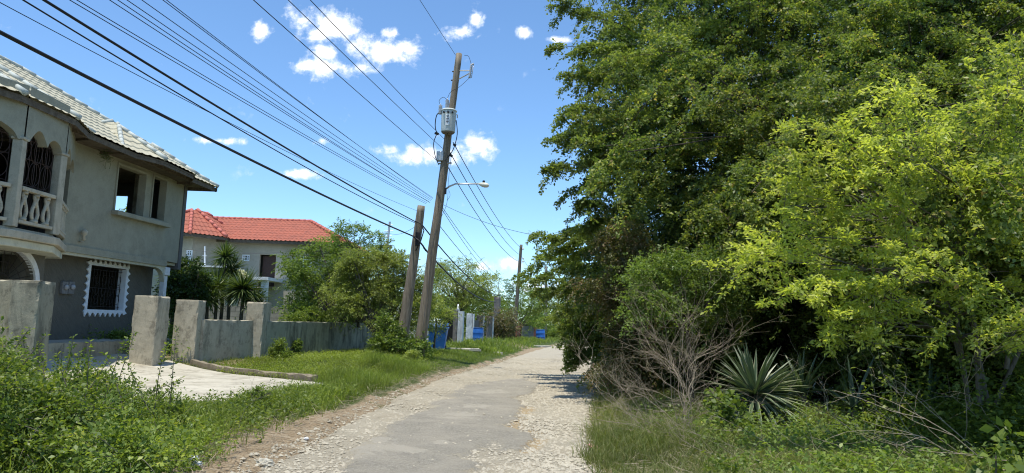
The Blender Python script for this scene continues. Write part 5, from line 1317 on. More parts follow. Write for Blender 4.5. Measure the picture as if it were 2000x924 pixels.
weeds('weeds', 'bright clover-like weeds over the grassy mound by the greenish wall', 9000, smp(-7.5, -2.5, 17.5, 30, 1.1), lambda x, y: lawn(x, y) * (left_side(x, y) > 1.6) * (left_side(x, y) < 6.2), .06, .2, .04, 'grass', 22, 12)
weeds('weeds', 'green undergrowth at the foot of the thicket on the right', 7000, smp(1.6, 9, 6.5, 13.5, 1.2), lambda x, y: sm((x - 1.8) / 2.5) * .9, .1, .42, .055, 'leaf_mid', 23, 14)
weeds('weeds', 'weeds and small shrubs inside the front yards', 4200, smp(-14, -6, 19.5, 42, 1.0), lambda x, y: .8 * (left_side(x, y) > 5.7) * (~drv(x, y)) * (x < -7.9 + (y - 22) * .19 - .4), .2, .7, .08, 'leaf_mid', 24, 16)

# --- shrubs and trees
def plant(name, label, cat, loc, cl, leaf, per, K, mat, group=None, trunk=None, droop=.35, slen=.85, wid=.28, twig=None, twigk=.5, asp=.55, zb=.15, rfun=None, crown='crown', barkm='bark', outward=None, zs=.7, twigr=.006):
    o = thing(name, label, cat, loc, group); cl = np.asarray(cl, float)
    P, D, N, O, A, Ls = clumps(cl, per, K, droop, slen, wid, zb, zs, outward=outward)
    L = leaf * (.6 + .75 * RNG.random(len(P)))
    sp_ = np.repeat(RNG.random(len(O)), K); rn = np.clip(.45 * sp_ + .55 * RNG.random(len(P)), 0, 1) if rfun is None else rfun(P, sp_)
    leafmesh(crown, P, D, N, L, L * asp, mat, o, rn)
    if twig: twigmesh('twigs', O, A, Ls, twig, o, droop, twigr, twigk)
    if trunk:
        f = MB()
        for (a, b, r0, r1, sg) in trunk: limb(f, a, b, r0, r1, sg)
        f.build('trunk', barkm, o, True)
    return o
def blobs(px0, py0, px1, py1, Y, n, r0, r1, dy=1.2, shape=None, seed=0):
    rs = np.random.default_rng(seed + int(px0)); out = []
    while len(out) < n:
        u, v = rs.random(), rs.random(); e = ((u - .5) * 2) ** 2 + ((v - .5) * 2) ** 2
        if shape is None and e > 1: continue
        px, py = px0 + (px1 - px0) * u, py0 + (py1 - py0) * v
        if shape is not None and not shape(px, py): continue
        q = at(px, py, Y + (rs.random() - .5) * 2 * dy); out.append((q.x, q.y, q.z, r0 + (r1 - r0) * rs.random()))
    return out
def simple_tree(name, label, box, Y, n, r0, r1, leaf, per, K, mat, group=None, dy=1.5, seed=0, base_px=None, tr=.14, shape=None, **kw):
    cl = blobs(*box, Y, n, r0, r1, dy, shape=shape, seed=seed); cx = base_px or (box[0] + box[2]) / 2
    b = at(cx, 640, Y); b.z = gz(b.x, b.y); fork = Vector((b.x + .1, b.y, b.z + max(.4, (min(c[2] for c in cl) - b.z) * .8)))
    tr_ = [(b, fork, tr, tr * .75, 0)] + [(fork, Vector(c[:3]), tr * .5, .015, .05) for c in cl[::2]]
    return plant(name, label, 'tree', b, cl, leaf, per, K, mat, group, tr_, **kw)
gt__ = 'garden trees along the left side of the street'
simple_tree('garden_tree', 'bushy mid-green tree in front of the right end of the red roof', (552, 468, 765, 645), 29.5, 62, .45, .8, .085, 26, 26, 'leaf_mid', gt__, 1.2, 1)
simple_tree('garden_tree', 'olive small-leaved tree standing right behind the two leaning poles', (645, 490, 838, 700), 27.2, 90, .42, .66, .06, 30, 32, 'leaf_olive', gt__, .7, 2, twig='bark', twigk=.25, shape=lambda u, v: ((u - 745) / 95) ** 2 + ((v - 585) / 105) ** 2 < 1 and not (u < 742 and v > 618))
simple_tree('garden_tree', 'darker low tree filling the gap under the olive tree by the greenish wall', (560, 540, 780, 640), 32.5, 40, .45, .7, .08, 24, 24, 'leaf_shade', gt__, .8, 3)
simple_tree('garden_tree', 'olive tree with dry twigs directly right of the tall pole', (828, 512, 968, 598), 57, 50, .8, 1.2, .095, 26, 26, 'leaf_olive', gt__, 1.8, 4)
simple_tree('garden_tree', 'dark green tree behind the iron gate and gate pillars', (850, 555, 985, 640), 64, 44, .9, 1.4, .13, 24, 24, 'leaf_mid', gt__, 2, 5)
simple_tree('garden_tree', 'rounded green tree between the raw concrete column and the far wooden pole', (955, 545, 1062, 655), 76, 40, .9, 1.5, .14, 24, 24, 'leaf_mid', gt__, 3, 6)
simple_tree('garden_tree', 'dense tree behind the grey sheet fence right of the far pole', (1005, 560, 1110, 660), 98, 36, 1.4, 2.0, .2, 22, 22, 'leaf_mid', gt__, 4, 7)
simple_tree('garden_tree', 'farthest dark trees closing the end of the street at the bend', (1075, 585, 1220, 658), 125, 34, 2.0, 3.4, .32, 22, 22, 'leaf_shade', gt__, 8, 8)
simple_tree('garden_tree', 'tall tree seen through the open upstairs window of the grey house', (240, 402, 275, 480), 40, 12, .4, .6, .10, 24, 22, 'leaf_mid', None, 1, 9)
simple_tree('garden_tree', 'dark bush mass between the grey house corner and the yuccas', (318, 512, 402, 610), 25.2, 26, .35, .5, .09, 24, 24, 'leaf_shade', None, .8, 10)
# sprigs that stick out above the mid-green tree
pl_ = [tuple(at(u, v, 29.7)) + (.36,) for (u, v) in ((660, 440), (672, 452), (690, 445), (712, 450), (735, 462), (655, 465), (680, 475), (705, 478), (735, 485), (750, 480), (765, 500), (655, 490), (630, 495), (590, 492), (565, 500))]
plant('garden_tree', 'loose leafy tree top rising above the right corner of the red roof', 'tree', at(700, 640, 29.9), pl_, .07, 24, 24, 'leaf_mid', gt__, [(at(700, 640, 29.9), at(695, 500, 29.8), .08, .04, 0)] + [(at(695, 500, 29.8), Vector(c[:3]), .03, .01, .03) for c in pl_], slen=1.2, twig='bark', twigk=.2)
# small plants by walls and poles
def bush(label, u, v, r, n, leaf, mat, Y=None, hz=1.0, group=None, per=26, K=20, **kw):
    p = ghit(u, v); cl = [(p.x + random.gauss(0, r * .5), p.y + random.gauss(0, r * .4), p.z + r * .35 + abs(random.gauss(0, r * .45)) * hz, r * random.uniform(.4, .65)) for _ in range(n)]
    return plant('bush', label, 'bush', p, cl, leaf, per, K, mat, group, [(p, Vector(c[:3]), .02, .006, .05) for c in cl[:6]], crown='foliage', **kw)
bush('bright green weed clump against the foot of the third wall pillar', 546, 706, .42, 9, .055, 'leaf_weed')
bush('tall weed climbing the dark-streaked greenish wall', 578, 697, .22, 7, .05, 'leaf_mid', hz=2.6)
bush('broad-leaved dark shrub at the foot of the leaning poles', 762, 698, .72, 17, .085, 'leaf_mid', twig='bark', twigk=.2)
bush('rough weedy shrub in front of the tall pole base', 803, 706, .32, 7, .05, 'leaf_olive')
bush('leafy creeper hanging over the long greenish wall', 600, 648, .01, 1, .05, 'leaf_mid')
bush('dry brownish bush on the verge left of the far wooden pole', 984, 664, 1.5, 15, .11, 'leaf_brown', twig='dead', twigk=.4, twigr=.02)
bush('green weeds around the far blue barrel', 1078, 662, .9, 9, .10, 'leaf_mid')
cl = [tuple(at(u, v, 27.6)) + (.3,) for (u, v) in ((570, 618), (590, 612), (612, 610), (630, 622), (600, 622), (585, 628), (640, 615), (555, 622))]
plant('bush', 'light green creeper spilling over the top of the long greenish wall', 'bush', at(600, 640, 27.6), cl, .055, 22, 20, 'leaf_weed', None, None, crown='foliage')
cl = [tuple(at(u, v, 28.7)) + (.4,) for (u, v) in ((850, 600), (845, 620), (860, 628), (850, 640), (870, 620), (880, 612), (842, 590), (835, 610))]
plant('bush', 'creeper with hanging leaves above the battered blue bin', 'bush', at(850, 650, 28.7), cl, .06, 26, 20, 'leaf_olive', None, [(at(848, 680, 28.9), at(850, 610, 28.7), .05, .02, 0)], crown='foliage')

# --- rosette plants
def rosette(name, label, c, nl, L, w_, mat, cat='yucca', group=None, up=.35, droop=.5, stem=None, seg=5, stripe=None, zmin=-.5, cup=.25):
    c = Vector(c); o = thing(name, label, cat, stem or c, group); d = rdir(nl, up, .8); d = d[d[:, 2] > zmin]; nl = len(d); q = []; rn = []; sq = []
    for i in range(nl):
        D = Vector(d[i]); Sd = D.cross(Vector((0, 0, 1))); Sd = Sd.normalized() if Sd.length > .01 else Vector((1, 0, 0)); Nn = Sd.cross(D)
        ll = L * random.uniform(.75, 1.1); pr = None; col = random.random(); dr = droop * random.uniform(.2, 1) * (1 - abs(D.z))
        for s_ in range(seg + 1):
            t = s_ / seg; p = c + D * (.05 + ll * t) - Vector((0, 0, dr * ll * t * t)); wd = w_ * (math.sin(math.pi * min(1, .25 + .75 * t)) ** .8 if t < 1 else .03)
            a = p - Sd * wd * .5 + Nn * wd * cup; b = p + Sd * wd * .5 + Nn * wd * cup; m_ = p
            if pr:
                q.append([pr[0], pr[1], m_, a]); q.append([pr[1], pr[2], b, m_]); rn += [col, col]
                if stripe:
                    e = Nn * .003
                    for (k0, k1) in ((0, 1), (2, 1)):
                        A0, A1 = pr[k0], pr[k0].lerp(pr[k1], .27); B0 = (a if k0 == 0 else b); B1 = B0.lerp(m_, .27); sq.append([A0 + e, A1 + e, B1 + e, B0 + e])
            pr = (a, m_, b)
    off = np.array(wloc(o)); rawquads('leaves', np.array([[tuple(v) for v in f] for f in q]) - off, mat, o, np.array(rn))
    if stripe: rawquads('leaf_margin', np.array([[tuple(v) for v in f] for f in sq]) - off, stripe, o)
    if stem: f = MB(); limb(f, stem, c, .07, .06, 0, .03); f.build('trunk', 'bark', o, True)
    return o
M['margin'] = m_leaf('margin', [(0.0, (0.32, 0.35, 0.21)), (1.0, (0.46, 0.48, 0.31))], .15)
M['agave'] = m_leaf('agave', [(0.0, (0.065, 0.105, 0.06)), (1.0, (0.13, 0.18, 0.10))], .15, .35)
yg = 'yuccas behind the front wall'
for (u, v, Y, L, n_, lb, uv) in ((475, 566, 26.5, .80, 230, 'largest yucca head with a pale flower spike, right one of the group', .15), (424, 560, 26.8, .72, 170, 'pale grey-green drooping yucca in the middle of the group', -.1),
                         (440, 503, 27.5, .55, 130, 'highest yucca head on a long bare stem', .3), (452, 528, 27.9, .6, 130, 'yucca head just below the highest one', .2), (340, 548, 26.8, .62, 130, 'yucca crown half hidden by the corner of the grey house', .2), (405, 585, 26.2, .6, 130, 'small yucca low down beside the middle yucca', .1), (500, 588, 26.4, .55, 120, 'young yucca at the right foot of the largest one', .2), (352, 560, 26.5, .66, 170, 'leftmost yucca next to the grey house', .15),
                         (372, 540, 27.2, .6, 150, 'second yucca from the left with upright spears', .4), (392, 565, 26.2, .6, 140, 'low dark yucca behind the second pillar', .15)):
    c = at(u, v, Y); b = Vector((c.x + .05, c.y, gz(c.x, c.y))); rosette('yucca', lb, c, int(n_ * 1.5), L * 1.25, .05, 'leaf_yucca', 'yucca', yg, uv, .45, b, 4, zmin=-.75)
fs_ = at(474, 540, 26.1); cl = [(fs_.x + random.gauss(0, .05), fs_.y, fs_.z + i * .05, .09) for i in range(5)]
M['petal'] = m_leaf('petal', [(0, (.6, .58, .4)), (1, (.8, .78, .6))], .3)
plant('flower_spike', 'cream flower spike standing on the largest yucca', 'flower', fs_, cl, .05, 10, 5, 'petal', crown='flowers')
cb = ghit(1478, 838); ca = at(1474, 772, cb.y + .1)
rosette('agave', 'large variegated agave rosette with cream-edged leaves at the foot of the thicket', ca, 210, .82, .056, 'agave', 'agave', 'agaves under the thicket', .15, .3, cb, 7, 'margin', -.75, .3)
c2 = at(1568, 770, ca.y + 1.3); rosette('agave', 'smaller shaded agave right behind the large variegated one', c2, 42, .8, .06, 'agave', 'agave', 'agaves under the thicket', .4, .35, (c2.x, c2.y, gz(c2.x, c2.y)), 6, 'margin', -.3)
c3 = at(1668, 800, ca.y + .7); rosette('agave', 'shaded strap-leaved plant with long arching leaves in the middle of the thicket foot', c3, 22, 1.0, .075, 'agave', 'agave', 'agaves under the thicket', .7, 1.1, (c3.x, c3.y, gz(c3.x, c3.y)), 8, None, .05)
c4 = at(1815, 790, ca.y + .6); rosette('agave', 'upright narrow-leaved plant in the shade near the slim trunks', c4, 18, .7, .05, 'agave', 'agave', 'agaves under the thicket', 1.1, .5, (c4.x, c4.y, gz(c4.x, c4.y)), 6, None, .2)

# --- the great tree on the right
BX = [(-60, 1120), (0, 1150), (20, 1120), (45, 1140), (75, 1160), (110, 1135), (150, 1175), (200, 1140), (235, 1120), (270, 1105), (330, 1120), (380, 1175), (425, 1195), (450, 1150), (480, 1120), (520, 1110), (560, 1120), (600, 1135), (640, 1155), (690, 1165), (745, 1200), (790, 1280)]
def bx(py): return np.interp(py, [b[0] for b in BX], [b[1] for b in BX])
rs = np.random.default_rng(5)
def surfY(px, py):
    """distance of the crown's front surface seen in a given direction"""
    t = np.clip((px - 1100) / 900, 0, 1.3); y = 17.0 - 4.6 * t ** .8 + 3.4 * np.clip((330 - py) / 400, 0, 1.3) ** 1.1
    y = y - 2.6 * np.exp(-((py - 400) / 130) ** 2) * sm((px - 1570) / 150)
    y = y + 1.0 * sm((py - 520) / 120) * sm((px - 1150) / 200)       # recess under the canopy
    y = y - 1.2 * np.exp(-((py - 250) / 160) ** 2)
    y = y + np.where(px < 1180, 1.5 * (1180 - px) / 80 + (py > 400) * 2.5, 0) + 1.0 * math.sin(px * .017 + py * .011) + .7 * math.sin(py * .031 - px * .009)
    return y
cl1, cl2, cl3 = [], [], []
for py in range(-130, 760, 44):
    for px in range(1060, 2180, 44):
        u, v = px + rs.uniform(-22, 22), py + rs.uniform(-22, 22)
        if u < bx(v) + 55: continue
        if v > 735 - 0 * (u > 1300): continue
        Y = surfY(u, v) + rs.uniform(-.6, .6); q = at(u, v, Y); r = Y / FOC * rs.uniform(46, 74)
        if q.z < .45: continue
        (cl1 if v < 470 else cl2).append((q.x, q.y, q.z, r))
        for k_, dY in enumerate((1.6, 3.4)):
            if rs.random() < (.85 if k_ == 0 else .7) and u > bx(v) + 45:
                q = at(u + rs.uniform(-20, 20), v + rs.uniform(-20, 20), Y + dY + rs.uniform(-.4, .4)); 
                if q.z > .6: cl3.append((q.x, q.y, q.z, r * 1.35))
TB = Vector((8.2, 17.5, .3))
def skel(cls, base_, fork, n, r0):
    tr_ = [(base_, fork, r0, r0 * .8, 0)]; ids = rs.choice(len(cls), min(n, len(cls)), False)
    hubs = []
    for k in range(6):
        a = k * 1.05; h_ = fork + Vector((math.cos(a) * 2.2, math.sin(a) * 2.0, 1.6 + (k % 3) * 1.1)); hubs.append(h_); tr_.append((fork, h_, r0 * .5, r0 * .16, .04))
    for i in ids:
        c = Vector(cls[i][:3]); h_ = min(hubs, key=lambda q: (q - c).length); tr_.append((h_, c, r0 * .06, .010, .05))
    return tr_
def outw(cls):
    c = np.array(cls)[:, :3]; d = c - np.array([9.5, 19.5, 5.5]); d[:, 2] *= .5; d = norm(d); d[:, 2] -= .15; return d * 1.5
def pl_setup(cls, per, l0, l1, spread=.45, back=.5):
    c = np.repeat(np.array(cls), per, 0); n = len(c); d = c[:, :3] - np.array([10.0, 20.5, 4.5]); d[:, 2] *= .35; d = norm(d) + RNG.normal(0, spread, (n, 3)) * np.array([1, 1, .6]); d = norm(d)
    L = l0 + (l1 - l0) * RNG.random(n); O = c[:, :3] + RNG.normal(0, .5, (n, 3)) * c[:, 3:4] - d * (L * back)[:, None]; return O, d, L
def plume_leaves(name, cls, per, l0, l1, K1, K2, leaf, asp, mat, parent, hi=.05, **kw):
    O, A, L = pl_setup(cls, per, l0, l1, kw.pop('spread', .45), kw.pop('back', .5)); P, D, N, s1, s2 = plumes(O, A, L, K1, K2, **kw)
    ll = leaf * (.5 + .9 * RNG.random(len(P))); r_ = np.clip(.35 * s1 + .3 * s2 + .35 * RNG.random(len(P)), 0, 1) * .93
    r_ = np.where((RNG.random(len(P)) < hi) | (s2 > .97), .93 + .065 * RNG.random(len(P)), r_); leafmesh(name, P, D, N, ll, ll * asp, mat, parent, r_)
    return O, A, L
big = thing('shade_tree', 'huge small-leaved tree overhanging the road and filling the right half of the picture', 'tree', TB)
O, A, Ls = plume_leaves('crown', cl1, 3, 1.0, 2.3, 32, 15, .062, .62, 'leaf_big', big, .08, droop=.8, flat=.35, rise=.2, sub=.30)
twigmesh('twigs', O, A, Ls, 'bark_dark', big, .35, .009, .7)
f = MB()
for (a, b, r0, r1, sg) in skel(cl1, TB, TB + Vector((-.3, -.2, 2.6)), 150, .34): limb(f, a, b, r0, r1, sg)
f.build('trunk', 'bark_dark', big, True)
# its shaded inner foliage
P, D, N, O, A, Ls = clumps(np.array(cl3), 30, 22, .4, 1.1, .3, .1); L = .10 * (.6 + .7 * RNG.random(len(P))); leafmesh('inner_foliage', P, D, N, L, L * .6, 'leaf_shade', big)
TB2 = Vector((7.2, 15.6, .25))
low = thing('shade_tree', 'dark tangled lower tree under the great crown, sweeping down to the road edge', 'tree', TB2)
O, A, Ls = plume_leaves('crown', cl2, 2, .8, 1.8, 28, 15, .06, .62, 'leaf_big', low, .03, spread=.55, droop=.7, flat=.35)
twigmesh('twigs', O, A, Ls, 'bark_dark', low, .35, .008, .8)
f = MB()
for (a, b, r0, r1, sg) in skel(cl2, TB2, TB2 + Vector((-.2, 0, 1.6)), 70, .2): limb(f, a, b, r0, r1, sg)
f.build('trunk', 'bark_dark', low, True)
# spreading boughs that reach over the road: long arching sprays
def bough(cl, a, b, n, r0, r1, sag=.1):
    a, b = Vector(a), Vector(b)
    for i in range(n):
        t = (i + .5) / n; p = a.lerp(b, t); p.z += 4 * sag * (b - a).length * t * (1 - t); cl.append((p.x, p.y, p.z, r0 + (r1 - r0) * t))
bc = []; bt = []
for (u0, v0, Y0, u1, v1, Y1, n_, r0, r1) in ((1200, 30, 17, 1100, 12, 17.3, 5, .5, .22), (1250, 90, 16.5, 1098, 92, 16.5, 7, .5, .2), (1230, 130, 16, 1115, 148, 16, 5, .45, .2), (1260, 215, 15.5, 1100, 215, 15.5, 7, .5, .22),
        (1240, 235, 15, 1076, 280, 15, 8, .55, .22), (1230, 290, 15, 1084, 330, 15, 7, .5, .2), (1240, 330, 15.5, 1130, 372, 15.5, 5, .45, .2), (1230, 395, 17, 1150, 398, 17, 4, .4, .18), (1240, 420, 17.5, 1160, 436, 17.5, 4, .4, .2),
        (1210, 490, 20, 1062, 462, 20, 8, .6, .24), (1200, 520, 21, 1040, 520, 21, 8, .6, .24), (1190, 560, 22, 1024, 548, 22, 8, .6, .22), (1180, 590, 22, 1040, 566, 22, 6, .55, .2), (1190, 560, 21, 1045, 500, 21, 7, .5, .2),
        (1210, 600, 19, 1080, 600, 19, 6, .5, .25), (1200, 640, 18, 1120, 655, 18, 4, .5, .25), (1210, 690, 17.5, 1128, 692, 17.5, 4, .45, .22), (1220, 470, 19, 1085, 470, 19, 6, .5, .2), (1220, 500, 19, 1075, 492, 19, 6, .5, .2), (1220, 535, 19, 1065, 540, 19, 6, .5, .2), (1210, 575, 18.5, 1085, 575, 18.5, 6, .5, .2), (1210, 610, 18, 1095, 622, 18, 6, .5, .2), (1210, 650, 18, 1105, 640, 18, 6, .5, .2), (1210, 670, 17.5, 1115, 672, 17.5, 5, .5, .2), (1190, 540, 21, 1050, 580, 21, 6, .5, .2), (1210, 625, 17, 1110, 600, 17, 5, .5, .2), (1215, 450, 18.5, 1120, 450, 18.5, 5, .5, .2), (1220, 590, 18, 1110, 630, 18, 5, .5, .25)):
    a, b = at(u0, v0, Y0), at(u1, v1, Y1); bough(bc, a, b, n_, r0, r1, .04); bt.append((a + Vector((.6, .9, 0)), b, .02, .006, .04))
bo, ba, bl = [], [], []
for (a, b, *_r) in bt:
    d = b - a
    for k in range(14):
        t = random.uniform(.05, 1.0); p = a.lerp(b, t); p.z += .16 * d.length * t * (1 - t); q = (d.normalized() + Vector((random.gauss(0, .35), random.gauss(0, .45), random.gauss(.0, .25)))).normalized()
        bo.append(tuple(p)); ba.append(tuple(q)); bl.append(random.uniform(.5, 1.1) * (1.15 - .6 * t))
P, D, N, s1, s2 = plumes(np.array(bo), np.array(ba), np.array(bl), 20, 13, .45, .26); L = .066 * (.5 + .9 * RNG.random(len(P)))
leafmesh('overhanging_foliage', P, D, N, L, L * .62, 'leaf_big', big, np.clip(.35 * s1 + .3 * s2 + .35 * RNG.random(len(P)), 0, .95))
for (a, b, r0, r1, sg) in bt: f = MB(); limb(f, a, b, r0, r1, sg, .05, 9, 5); f.build('bough', 'bark_dark', big, True)
# drooping brown-tinged shrub at the road edge and a fresh green fan of sprays in front
cl = [tuple(at(u, v, Y)) + (r,) for (u, v, Y, r) in [(1215 + random.gauss(0, 26) + (v_ - 430) * .05, v_, 14.6 + random.uniform(-.4, .6), random.uniform(.28, .5)) for v_ in range(440, 735, 7)]]
plant('hanging_shrub', 'drooping brown-tinged creeper curtain hanging down at the road edge side of the thicket', 'shrub', at(1230, 740, 14.8), cl, .055, 30, 26, 'leaf_brown', None, [(at(1240, 745, 14.8), at(1225, 450, 14.8), .06, .02, 0)], droop=.8, zb=-.2, crown='foliage', twig='bark', twigk=.1)
cl = [tuple(at(u + random.gauss(0, 6), v + random.gauss(0, 4), 12.6 + random.uniform(-.5, .5))) + (random.uniform(.2, .36),) for v in (505, 530, 556, 580, 608) for u in range(1240, 1440, 20) if abs(u - 1330) < 60 + (v - 480)]
cb_ = at(1350, 790, 12.8); cb_.z = gz(cb_.x, cb_.y)
plant('young_tree', 'young tree with fresh green flat sprays in front of the dark lower foliage', 'tree', cb_, cl, .05, 16, 26, 'leaf_mid', None, [(cb_, at(1340, 640, 12.7), .05, .035, 0)] + [(at(1340, 640, 12.7), Vector(c[:3]), .02, .006, .05) for c in cl[::3]], droop=.3, slen=1.3, wid=.25, barkm='bark_dark', twig='bark_dark', twigk=.2)
# dense growth behind, seen as darkness through the gaps
cl = []
for k in range(150): cl.append((rs.uniform(3.8, 16), 0, rs.uniform(.4, 3.6), rs.uniform(.7, 1.0)))
cl = [(x, 19.5 - (x - 3.8) * .55 + rs.uniform(0, 1.6), z, r) for x, _, z, r in cl]
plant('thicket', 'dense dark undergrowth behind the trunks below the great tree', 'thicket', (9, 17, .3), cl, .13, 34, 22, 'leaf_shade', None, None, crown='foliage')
props(bpy.data.objects['thicket'], kind='stuff')

# --- bright lime shrub tree in the right foreground with slim pale trunks
TL = ghit(1888, 800); TL.y = max(TL.y, 9.2)
lt = thing('lime_tree', 'slim many-stemmed tree with bright yellow-green leaves at the right edge', 'tree', TL)
f = MB(); tips = []
stems = [((1895, 800, 9.3), (1862, 655, 9.2), (1845, 560, 9.2), (1812, 470, 9.1), .045), ((1893, 798, 9.3), (1880, 700, 9.2), (1870, 620, 9.0), (1868, 500, 8.8), .042), ((1915, 790, 9.5), (1905, 650, 9.5), (1885, 560, 9.4), (1900, 400, 9.1), .065), ((1930, 790, 9.6), (1895, 600, 9.2), (1868, 480, 8.9), (1905, 300, 8.7), .055), ((1965, 720, 9.2), (1978, 650, 9.1), (2020, 560, 9.0), (2100, 420, 8.8), .05), ((1945, 790, 9.5), (2010, 640, 9.3), (2060, 560, 9.2), (2150, 500, 9.0), .05)]
nodes = []
for (a, b, c, d, r0) in stems:
    r0 *= .62
    p = [at(*a), at(*b), at(*c), at(*d)]
    limb(f, p[0], p[1], r0, r0 * .85, 0, .03); limb(f, p[1], p[2], r0 * .85, r0 * .65, 0, .03); limb(f, p[2], p[3], r0 * .65, r0 * .4, 0, .04); nodes += [p[1].lerp(p[2], .5), p[2], p[2].lerp(p[3], .5), p[3]]
LIMEB = [(1640, 275), (1700, 240), (1760, 262), (1820, 250), (1600, 300), (1660, 320), (1730, 310), (1800, 310), (1870, 290), (1930, 240), (1975, 190), (1990, 140), (1960, 260), (1560, 345), (1620, 370), (1690, 370), (1760, 365), (1840, 360), (1900, 350), (1960, 330),
         (1540, 400), (1600, 420), (1670, 430), (1740, 420), (1820, 420), (1890, 420), (1960, 400), (1500, 450), (1560, 465), (1630, 475), (1700, 480), (1770, 480), (1850, 480), (1930, 470), (1990, 460), (1480, 500), (1530, 515), (1600, 525), (1670, 530), (1740, 540), (1820, 540), (1900, 540), (1970, 530),
         (1530, 560), (1590, 575), (1650, 590), (1720, 590), (1800, 595), (1880, 600), (1950, 600), (1640, 640), (1690, 635), (1590, 620), (1740, 650), (1990, 660), (1940, 660)]
tc_ = []; th = []
for i, (u, v) in enumerate(LIMEB):
    Y = 7.6 + .7 * rs.random() + .5 * abs(u - 1800) / 300; q = at(u, v, Y); tc_.append((q.x, q.y, q.z, rs.uniform(.28, .42)))
    h_ = min(nodes, key=lambda k: (k - q).length + (.5 if k.z > q.z else 0)); limb(f, h_, q, .018, .005, .04, .10, 8, 5)
for u, v in ((2040, 200), (2080, 300), (2060, 400), (2110, 480), (2050, 550), (2120, 350), (2030, 120)): q = at(u, v, 8.8); tc_.append((q.x, q.y, q.z, .5)); limb(f, nodes[-1], q, .018, .005, .04, .1)
f.build('trunk', 'bark', lt, True)
tcl = np.repeat(np.array(tc_), 4, 0); d = tcl[:, :3] - np.array([6.2, 9.6, 2.0]); d = norm(norm(d) * .9 + RNG.normal(0, .55, d.shape) + [0, 0, .15])
ll_ = .35 + .65 * RNG.random(len(tcl)); O = tcl[:, :3] + RNG.normal(0, .45, (len(tcl), 3)) * tcl[:, 3:4] - d * (ll_ * .4)[:, None]
P, D, N, s1, s2 = plumes(O, d, ll_, 18, 7, .22, .12, .6, .1, .2, .7, .2); L = .066 * (.5 + .8 * RNG.random(len(P)))
leafmesh('crown', P, D, N, L, L * .42, 'leaf_lime', lt, np.clip(.4 * s1 + .3 * s2 + .3 * RNG.random(len(P)), 0, 1), fold=.1)
twigmesh('twigs', O, d, ll_, 'bark', lt, .02, .0045, 1.0)
# creeping leafy vines round its foot
weeds('vine', 'glossy broad-leaved vine heaped round the slim trunks at the right edge', 2100, smp(5.2, 9.0, 7.2, 10.6, 1.0), lambda x, y: 1.0 * (x > 5.0 + (10.2 - y) * .3) * (.7 + .5 * vnoise(x, y, 1.5, 3)), .3, 1.15, .075, 'leaf_weed', 31, 24, 'vine', None, 'stuff')
cl = [tuple(at(u, v, Y)) + (r,) for (u, v, Y, r) in ((1410, 780, 9.9, .2), (1405, 810, 9.8, .24), (1432, 800, 9.9, .2), (1400, 835, 9.7, .25), (1420, 775, 10, .15), (1445, 830, 9.8, .16))]
plant('sapling', 'heart-leaved light green sapling in front of the left side of the large agave', 'sapling', at(1412, 850, 9.8), cl, .075, 11, 9, 'leaf_weed', None, [(at(1415, 860, 9.8), at(1410, 785, 9.9), .012, .006, 0)], crown='foliage', asp=.85)
cl = [tuple(at(u, v, 5.4)) + (.13,) for (u, v) in ((1935, 880), (1950, 905), (1925, 910), (1965, 870), (1975, 900), (1990, 850), (1985, 920))]
plant('sapling', 'large lobed pale green leaves right at the bottom right corner', 'sapling', at(1950, 930, 5.4), cl, .085, 4, 4, 'leaf_weed', None, [(Vector((at(1950, 930, 5.4).x, 5.4, .1)), at(1945, 890, 5.4), .012, .006, 0)], crown='foliage', asp=.7)
cl = [tuple(at(u, v, 6.9)) + (.16,) for (u, v) in ((1410, 905), (1440, 915), (1470, 905), (1620, 895), (1660, 900), (1690, 915), (1395, 920), (1750, 912))]
plant('sapling', 'low lime-coloured leafy sprouts along the bottom edge right of the road', 'sapling', at(1500, 935, 6.9), cl, .045, 12, 8, 'leaf_weed', None, None, crown='foliage')

# --- dead branches
def dead(name, label, roots, mat='dead', lv=3, L0=1.4, r0=.018, spread=.5, kids=4, seed=1, up=.8, flat=(1, .7, .6), grav=0.0):
    random.seed(seed); f = MB(); p0 = Vector(roots[0][0]); o = thing(name, label, 'dead branches', (p0.x, p0.y, gz(p0.x, p0.y)))
    def grow(p, d, L, r, lvl):
        r *= (.5 if lvl == 0 else 1); n = 7; pts = [p]; q = p.copy(); dd = d.copy()
        for i in range(n):
            dd = (dd + Vector((random.gauss(0, .26) * flat[0], random.gauss(0, .26) * flat[1], random.gauss(0, .22) * flat[2] - grav))).normalized(); q = q + dd * (L / n)
            if q.z < gz(q.x, q.y) + .02: q.z = gz(q.x, q.y) + .02
            pts.append(q.copy())
        f.tube(pts, [r * (1 - .65 * i / n) for i in range(n + 1)], 4 if lvl else 6, False)
        if lvl < lv:
            for k in range(kids + (1 if lvl == 0 else 0)):
                t = random.randint(1, n); b = pts[t]; nd = (dd + Vector((random.gauss(0, spread) * flat[0], random.gauss(0, spread) * flat[1], random.gauss(0, spread) * flat[2] + .1))).normalized(); grow(b, nd, L * random.uniform(.4, .72), r * .55, lvl + 1)
    for (p, d, L, r) in roots: grow(Vector(p), Vector(d).normalized(), L, r, 0)
    f.build('branches', mat, o, True); return o
def dr(u, v, u1, v1, Y=None, r=.014, dY=0.0):
    a = ghit(u, v) if Y is None else at(u, v, Y); b = at(u1, v1, a.y + dY); return (a + Vector((0, 0, .02)), b - a, (b - a).length, r)
